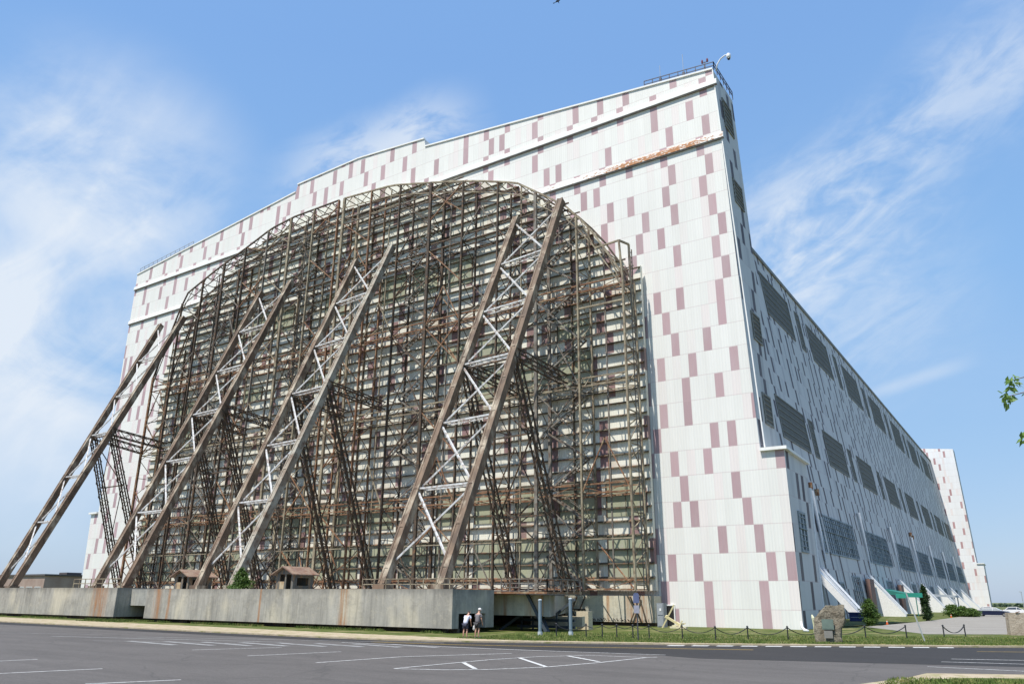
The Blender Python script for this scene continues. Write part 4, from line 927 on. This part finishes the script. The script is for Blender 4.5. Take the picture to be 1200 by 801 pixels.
t = thing('blue_tank', 'dark blue covered tank at the foot of the first white buttress', 'tank', (-20.4, 116.4, .08), world=False)
m = MB(); m.box(-2.2, .9, -1.0, .6, 0, .95); m.box(-2.3, 1.0, -1.1, .7, .95, 1.12); o = m.build('cover', plain('tarp_blue', (.02, .035, .13), .5)); o.parent = t
m = MB(); m.box(-2.1, .8, -.95, .55, -.05, .0); m.bar((-2.0, -1.03, .5), (.8, -1.03, .5), .04); o = m.build('strap', plain('band_white', (.75, .75, .75), .5)); o.parent = t
# bird high in the sky
t = MB(); bxp = EYE+_ray(653, 2)*70; t.tube([(-.25, 0, 0), (-.05, 0, .03), (.15, 0, .02), (.3, 0, 0)], [.01, .07, .07, .02], 8); t.poly([(0, .04, .02), (.12, .04, .02), (-.05, .5, .16)]); t.poly([(0, -.04, .02), (.12, -.04, .02), (-.05, -.5, .16)]); t.poly([(-.2, .02, 0), (-.2, -.02, 0), (-.42, -.07, 0), (-.42, .07, 0)])
o = t.build('bird', plain('bird_black', (.02, .02, .02), .8), fix=False); o.location = bxp; tag(o, 'small black bird flying at the top edge of the sky', 'bird')

# ------------------------------------------------------------------ cars
def car(x, y, rot, paint, glassc, label, L=4.8, van=False, roof=None):
    t = thing('parked_car', label, 'car', (x, y, .09), 'cars parked by the far apron', world=False); t.rotation_euler = (0, 0, rot)
    def P(mb, name, mat, par=None, smooth=False): o = mb.build(name, mat, smooth=smooth); o.parent = par or t; return o
    W = .9; h = L/2
    low = [(-h, .45), (-h+.05, .8), (-h+.25, .95), (-h+1.1, 1.0), (h-1.4, 1.0), (h-.35, .86), (h-.02, .68), (h, .38), (h-.2, .25), (-h+.2, .25)]
    m = MB(); a = [(x_, -W, z_) for x_, z_ in low]; b = [(x_, W, z_) for x_, z_ in low]; m.hexa(a, b); body = P(m, 'body', paint)
    m = MB(); cab = [(-h+.55, .98), (-h+1.25, 1.46), (h-2.35, 1.5), (h-1.35, .99)]
    m.hexa([(x_, -W+.12, z_) if z_ < 1.2 else (x_, -W+.28, z_) for x_, z_ in cab], [(x_, W-.12, z_) if z_ < 1.2 else (x_, W-.28, z_) for x_, z_ in cab]); cabin = P(m, 'cabin', glassc)
    m = MB(); m.hexa([(-h+1.2, -W+.25, 1.455), (h-2.3, -W+.25, 1.495), (h-2.3, W-.25, 1.495), (-h+1.2, W-.25, 1.455)], [(-h+1.25, -W+.3, 1.52), (h-2.4, -W+.3, 1.55), (h-2.4, W-.3, 1.55), (-h+1.25, W-.3, 1.52)])
    for xx, zz in ((-h+.6, 1.0), (0.05, 1.0), (h-1.4, 1.0)):
        for s in (-1, 1):
            xt = {0: -h+1.25, 1: .05, 2: h-2.35}[[-h+.6, .05, h-1.4].index(xx)]
            m.bar((xx, s*(W-.1), zz), (xt, s*(W-.27), 1.5), .07)
    P(m, 'roof', roof or paint)
    for sx in (-h+.95, h-.95):
        for s in (-1, 1):
            m = MB(); m.tube([(sx, s*(W-.16), .33), (sx, s*(W+.02), .33)], .33, 16); wv = P(m, 'wheel', plain('tyre', (.02, .02, .02), .8))
            m = MB(); m.tube([(sx, s*(W+.02), .33), (sx, s*(W+.04), .33)], .2, 12); P(m, 'rim', plain('rim', (.5, .5, .52), .3, .8), wv)
    for s in (-.6, .6):
        m = MB(); m.box(h-.12, h+.01, s-.2, s+.2, .6, .76); P(m, 'headlight', plain('headlight', (.7, .72, .75), .15))
        m = MB(); m.box(-h-.01, -h+.08, s-.18, s+.18, .68, .84); P(m, 'tail_light', plain('taillight', (.35, .02, .02), .3))
gl = plain('car_glass', (.05, .06, .07), .08, 0., .8)
cx, cyy = G(1165, 722.3); car(cx, cyy, -.12, plain('car_navy', (.012, .018, .05), .25, 0., .6), plain('car_glass_bright', (.35, .38, .40), .08, 0., .8), 'dark blue car with a pale silver roof parked at the end of the drive', 5.6, roof=plain('car_silver', (.7, .71, .72), .3))
cx, cyy = G(1192, 720.); car(cx, cyy, .1, plain('car_white', (.78, .78, .78), .3, 0., .5), gl, 'white car behind the dark blue car at the right edge', 5.2)
cx, cyy = G(1152, 716.6); cyy = min(cyy, 240); car(-11.5, 212, .3, plain('car_silver', (.7, .71, .72), .3), gl, 'silver car parked farther off beyond the dark blue car', 5.0)
x, y = G(1188, 719); t = thing('lamp_pole', 'thin grey lamp pole behind the parked cars', 'street lamp', (-6.0, 260, 0), world=False)
m = MB(); m.tube([(0, 0, 0), (0, 0, 5.2)], .08, 6); o = m.build('pole', plain('galv_post', (.42, .44, .44), .5, .3)); o.parent = t
m = MB(); m.box(-.5, .1, -.15, .15, 5.2, 5.35); o = m.build('lamp_head', plain('galv_post', (.42, .44, .44), .5, .3)); o.parent = t

# ------------------------------------------------------------------ people
def skin(name, verts, edges, radii, mat, parent, sub=2):
    me = bpy.data.meshes.new(name); me.from_pydata(verts, edges, []); o = bpy.data.objects.new(name, me); COL.objects.link(o)
    me.materials.append(mat)
    md = o.modifiers.new('skin', 'SKIN'); sd = o.modifiers.new('sub', 'SUBSURF'); sd.levels = sub; sd.render_levels = sub; md.use_smooth_shade = True
    for i, r in enumerate(radii):
        r = r if isinstance(r, tuple) else (r, r); me.skin_vertices[0].data[i].radius = r
    me.skin_vertices[0].data[0].use_root = True
    o.parent = parent; return o
def person(loc, rot, shirt, shorts, skinm, hair, label, lean=.12, cap=None, bag=None, arm_up=False, s=1.):
    t = thing('person', label, 'person', loc, 'visitors looking into the gap', world=False); t.rotation_euler = (0, 0, rot); t.scale = (s, s, s)
    L = lean
    # facing +y locally
    V = [(0, 0, .92), (0, .02, 1.08), (0, .04+L*.5, 1.28), (0, .05+L, 1.42), (0, .07+L*1.2, 1.50), (0, .10+L*1.5, 1.60), (0, .12+L*1.7, 1.70)]
    E = [(0, 1), (1, 2), (2, 3), (3, 4), (4, 5), (5, 6)]; Rr = [(.15, .11), (.14, .10), (.16, .11), (.13, .09), .055, .085, .075]
    def add(v, r, par): V.append(v); Rr.append(r); E.append((par, len(V)-1)); return len(V)-1
    for sx in (-1, 1):
        h = add((sx*.10, 0, .84), (.09, .09), 0); k = add((sx*.12, .03, .48), .058, h); c = add((sx*.125, -.01, .34), .055, k); an = add((sx*.13, -.03, .09), .036, c); f = add((sx*.135, .06, .035), .04, an); add((sx*.145, .15, .03), .028, f)
        sh = add((sx*.19, .05+L, 1.38), .06, 3)
        if arm_up and sx < 0:
            el = add((sx*.27, .14+L, 1.20), .042, sh); wr = add((sx*.20, .26+L, 1.36), .028, el); pm = add((sx*.19, .31+L, 1.41), .03, wr); dd = Vector((0, .05, .06))
        else:
            el = add((sx*.25, .06+L*.8, 1.12), .042, sh); wr = add((sx*.24, .16+L*.8, .90), .028, el); pm = add((sx*.24, .19+L*.8, .82), .032, wr); dd = Vector((0, .012, -.085))
        p = Vector(V[pm])
        for q in range(4):
            b_ = p+Vector(((q-1.5)*.02, 0, 0)); m1 = b_+dd*.5; m2 = b_+dd*(1.0-.08*abs(q-1.4))+Vector((0, .012, 0)); i1 = add(tuple(m1), .009, pm); add(tuple(m2), .007, i1)
        th = p+Vector((-sx*.035, .02, 0)); i1 = add(tuple(th), .011, pm); add(tuple(th+dd*.4), .008, i1)
    skin('body', V, E, Rr, skinm, t)
    hd = Vector(V[5]); tp = Vector(V[6])
    for sx in (-1, 1):      # ears, eyes
        m = MB(); m.tube([hd+Vector((sx*.083, .0, .03)), hd+Vector((sx*.1, -.01, .05)), hd+Vector((sx*.085, 0, .075))], .018, 6); o = m.build('ear', skinm, smooth=True); o.parent = t
        m = MB(); m.tube([hd+Vector((sx*.032, .078, .05)), hd+Vector((sx*.032, .09, .05))], .011, 8); o = m.build('eye', plain('eye', (.05, .04, .03), .3)); o.parent = t
    m = MB(); m.tube([hd+Vector((0, .085, .05)), hd+Vector((0, .112, .02)), hd+Vector((0, .085, .012))], [.01, .016, .01], 6); m.bar(hd+Vector((-.025, .085, -.02)), hd+Vector((.025, .085, -.02)), .01); o = m.build('face', skinm); o.parent = t
    hv = [hd+Vector((0, -.02, .02)), hd+Vector((0, -.02, .08)), tp+Vector((0, -.01, .02))]
    skin('hair', [tuple(v) for v in hv], [(0, 1), (1, 2)], [.088, .095, .07], hair, t)
    if cap:
        m = MB(); m.tube([tp+Vector((0, 0, -.035)), tp+Vector((0, 0, .03)), tp+Vector((0, 0, .085)), tp+Vector((0, 0, .1))], [.112, .108, .07, .02], 14); m.box(tp.x-.07, tp.x+.07, tp.y+.08, tp.y+.2, tp.z-.03, tp.z-.01); o = m.build('cap', cap, smooth=True); o.parent = t
    # clothes
    SV = [(0, .0, .87), (0, .02, 1.08), (0, .04+L*.5, 1.28), (0, .05+L, 1.41), (-.19, .05+L, 1.385), (-.255, .06+L*.9, 1.22), (.19, .05+L, 1.385), (.255, .06+L*.9, 1.22)]
    skin('shirt', SV, [(0, 1), (1, 2), (2, 3), (3, 4), (4, 5), (3, 6), (6, 7)], [(.19, .15), (.175, .14), (.195, .145), (.15, .115), .085, .075, .085, .075], shirt, t)
    skin('shorts', [(0, 0, .92), (-.105, .0, .84), (-.125, .02, .56), (.105, .0, .84), (.125, .02, .56)], [(0, 1), (1, 2), (0, 3), (3, 4)], [(.175, .14), (.12, .12), .1, (.12, .12), .1], shorts, t)
    for sx in (-1, 1): skin('shoe', [(sx*.13, -.05, .05), (sx*.135, .05, .045), (sx*.145, .16, .04)], [(0, 1), (1, 2)], [.05, .052, .042], plain('shoe', (.30, .27, .24), .7), t, 1)
    return t
sk = plain('skin_tone', (.48, .27, .19), .55)
x, y = G(545, 748.6); person((x, y, .085), .15, plain('shirt_pale', (.62, .64, .74), .8), plain('shorts_navy', (.03, .035, .06), .8), sk, plain('hair_dark', (.04, .03, .02), .7), 'person in a pale blue shirt and navy shorts peering into the gap, on the left', .26, s=1.0)
x, y = G(559, 748.6); person((x, y, .085), -.05, plain('shirt_grey', (.15, .14, .15), .8), plain('shorts_charcoal', (.05, .05, .055), .8), sk, plain('hair_grey', (.25, .23, .21), .7), 'taller person in a grey shirt and white cap standing on the right', .06, cap=plain('cap_white', (.75, .73, .72), .7), arm_up=True, s=1.08)
bag = MB(); bag.tube([(0, 0, -.3), (0, 0, -.2), (0, 0, 0), (0, 0, .06)], [.06, .13, .11, .03], 10); bag.tube([(-.06, 0, .05), (0, 0, .18), (.06, 0, .05)], .012, 6); o = bag.build('shoulder_bag', plain('bag_white', (.62, .62, .62), .7), smooth=True); o.location = (x-.30, y+.08, .85); tag(o, 'small white bag held between the two people', 'bag')

# ------------------------------------------------------------------ light and sky
sd = Vector((-.110, -.47, .95)).normalized()
el = math.asin(sd.z); rot = math.atan2(sd.x, sd.y)
sun = bpy.data.lights.new('sun', 'SUN'); sun.energy = 4.75; sun.angle = math.radians(.53); sun.color = (1, .95, .87)
so = bpy.data.objects.new('sun', sun); COL.objects.link(so); so.rotation_euler = sd.to_track_quat('Z', 'Y').to_euler(); so.location = (-60, -60, 120)
w = bpy.data.worlds.new('World'); sc.world = w; w.use_nodes = True; nt = w.node_tree; N_ = nt.nodes; L_ = nt.links
bg = N_['Background']; bg.inputs[1].default_value = .15
sky = N_.new('ShaderNodeTexSky'); sky.sky_type = 'NISHITA'; sky.sun_disc = False; sky.sun_elevation = el; sky.sun_rotation = rot; sky.altitude = 0; sky.air_density = 1.0; sky.dust_density = .6; sky.ozone_density = 1.6
tc = N_.new('ShaderNodeTexCoord'); DIR = tc.outputs['Generated']
def vm(op, a, b=None, out=0):
    n = N_.new('ShaderNodeVectorMath'); n.operation = op
    for i, v in enumerate((a, b)):
        if v is None: continue
        if isinstance(v, tuple): n.inputs[i].default_value = v
        else: L_.new(v, n.inputs[i])
    return n.outputs[out]
def mm(op, a, b=0., clamp=False):
    n = N_.new('ShaderNodeMath'); n.operation = op; n.use_clamp = clamp
    for i, v in enumerate((a, b)):
        if isinstance(v, (int, float)): n.inputs[i].default_value = v
        else: L_.new(v, n.inputs[i])
    return n.outputs[0]
def mr(v, a, b, c=0., d=1., smooth=True):
    n = N_.new('ShaderNodeMapRange'); n.interpolation_type = 'SMOOTHSTEP' if smooth else 'LINEAR'
    for i, q in enumerate((a, b, c, d)): n.inputs[1+i].default_value = q
    L_.new(v, n.inputs[0]); return n.outputs[0]
sp = N_.new('ShaderNodeSeparateXYZ'); L_.new(DIR, sp.inputs[0])
zc = mm('MAXIMUM', sp.outputs[2], .05); cb = N_.new('ShaderNodeCombineXYZ'); L_.new(mm('DIVIDE', sp.outputs[0], zc), cb.inputs[0]); L_.new(mm('DIVIDE', sp.outputs[1], zc), cb.inputs[1])
def wnoise(vec, rotz, scl, sc_, detail=8, dist=.6, rough=.58):
    mp = N_.new('ShaderNodeMapping'); mp.inputs['Rotation'].default_value = (0, 0, rotz); mp.inputs['Scale'].default_value = scl; L_.new(vec, mp.inputs[0])
    n = N_.new('ShaderNodeTexNoise'); n.inputs['Scale'].default_value = sc_; n.inputs['Detail'].default_value = detail; n.inputs['Roughness'].default_value = rough; n.inputs['Distortion'].default_value = dist
    L_.new(mp.outputs[0], n.inputs['Vector']); return n.outputs[0]
def ball(c, r0, r1):
    d = vm('DISTANCE', DIR, c, 1); return mr(d, r1, r0)
def line(c1, c2, w0, w1):   # soft band along the great circle through c1 and c2
    a, b = Vector(c1), Vector(c2); nn = a.cross(b).normalized(); d = mm('ABSOLUTE', vm('DOT_PRODUCT', DIR, tuple(nn), 1)); d = mm('ADD', d, mm('MULTIPLY', mm('SUBTRACT', wnoise(DIR, 0, (1, 1, 1), 5., 5, .3), .5), w1*.8)); return mr(d, w1, w0)
def dpx(px, py): v = _ray(px, py).normalized(); return (v.x, v.y, v.z)
def streak(p1, p2, ka, kb, sc_, detail=9, dist=.5):
    a, b = Vector(dpx(*p1)), Vector(dpx(*p2)); nn = a.cross(b).normalized(); tt = nn.cross(a).normalized()
    c_ = N_.new('ShaderNodeCombineXYZ'); L_.new(mm('MULTIPLY', vm('DOT_PRODUCT', DIR, tuple(tt), 1), ka), c_.inputs[0]); L_.new(mm('MULTIPLY', vm('DOT_PRODUCT', DIR, tuple(nn), 1), kb), c_.inputs[1])
    return wnoise(c_.outputs[0], 0, (1, 1, 1), sc_, detail, dist)
stR = mm('ADD', mm('MULTIPLY', streak((900, 290), (1190, 75), 3., 8., 2.0, 10, .9), .72), mm('MULTIPLY', streak((880, 330), (1190, 150), 9., 16., 3., 10, .8), .28)); stL = streak((10, 420), (260, 230), 3., 7., 2.2); stM = streak((340, 215), (540, 130), 4., 9., 3.)
fine = wnoise(cb.outputs[0], .5, (1, .35, 1), 2.6, 10, 1.2); rip = wnoise(DIR, .3, (1, 1, 2.2), 26, 6, .8); soft = wnoise(DIR, 0, (1, 1, 1.6), 3.2, 7, .5)
def add_(*v):
    r = v[0]
    for q in v[1:]: r = mm('ADD', r, q)
    return r
left = mm('MULTIPLY', mm('MAXIMUM', ball(dpx(20, 400), .02, .30), ball(dpx(110, 240), .02, .22)), add_(mr(soft, .30, .62), mm('MULTIPLY', mr(stL, .4, .7), .4)))
mid = mm('MULTIPLY', mm('MULTIPLY', line(dpx(340, 215), dpx(540, 140), .0, .06), ball(dpx(440, 175), .04, .17)), mr(stM, .3, .6))
up_ = mm('MULTIPLY', ball(dpx(60, 130), .0, .08), mr(fine, .45, .7))
rb = mm('MULTIPLY', mm('MULTIPLY', line(dpx(900, 290), dpx(1190, 75), .0, .12), ball(dpx(1060, 190), .16, .34)), add_(mr(stR, .36, .66), mm('MULTIPLY', mr(rip, .4, .8), .2)))
rc_ = mm('MULTIPLY', ball(dpx(985, 330), .02, .19), add_(mr(stR, .34, .68), mm('MULTIPLY', mr(soft, .4, .7), .3)))
rd = mm('MULTIPLY', mm('MULTIPLY', line(dpx(1020, 462), dpx(1110, 432), .0, .012), ball(dpx(1070, 445), .02, .08)), .28)
low = mm('MULTIPLY', ball(dpx(1130, 560), .05, .25), mr(soft, .4, .75))
f = add_(mm('MULTIPLY', left, .9), mm('MULTIPLY', mid, .75), mm('MULTIPLY', up_, .3), mm('MULTIPLY', rb, .5), mm('MULTIPLY', rc_, .48), rd, mm('MULTIPLY', low, .08))
f = mm('MULTIPLY', mm('MINIMUM', f, .92), mr(sp.outputs[2], .0, .06))
gm = N_.new('ShaderNodeMix'); gm.data_type = 'RGBA'; gm.inputs[7].default_value = (4.0, 4.35, 4.8, 1)
rp = N_.new('ShaderNodeValToRGB'); L_.new(sp.outputs[2], rp.inputs[0]); e = rp.color_ramp.elements
e[0].position = 0; e[0].color = (1.85/5, 2.5/5, 3.6/5, 1); e[1].position = .62; e[1].color = (1.15/5, 2.25/5, 4.3/5, 1)
x_ = e.new(.16); x_.color = (1.62/5, 2.62/5, 4.0/5, 1); x_ = e.new(.36); x_.color = (1.38/5, 2.6/5, 4.4/5, 1)
sc5 = vm('SCALE', rp.outputs[0], None); sc5.node.inputs[3].default_value = 5
g2_ = N_.new('ShaderNodeMix'); g2_.data_type = 'RGBA'; g2_.inputs[0].default_value = .8; L_.new(sky.outputs[0], g2_.inputs[6]); L_.new(sc5, g2_.inputs[7])
L_.new(f, gm.inputs[0]); L_.new(g2_.outputs[2], gm.inputs[6]); L_.new(gm.outputs[2], bg.inputs[0])
sc.view_settings.view_transform = 'Standard'; sc.view_settings.look = 'None'; sc.view_settings.exposure = .4; sc.view_settings.gamma = 1; sc.view_settings.use_curve_mapping = False
sc.cycles.max_bounces = 6; sc.cycles.use_denoising = True
for o in sc.objects:
    if '_w' in o: del o['_w']
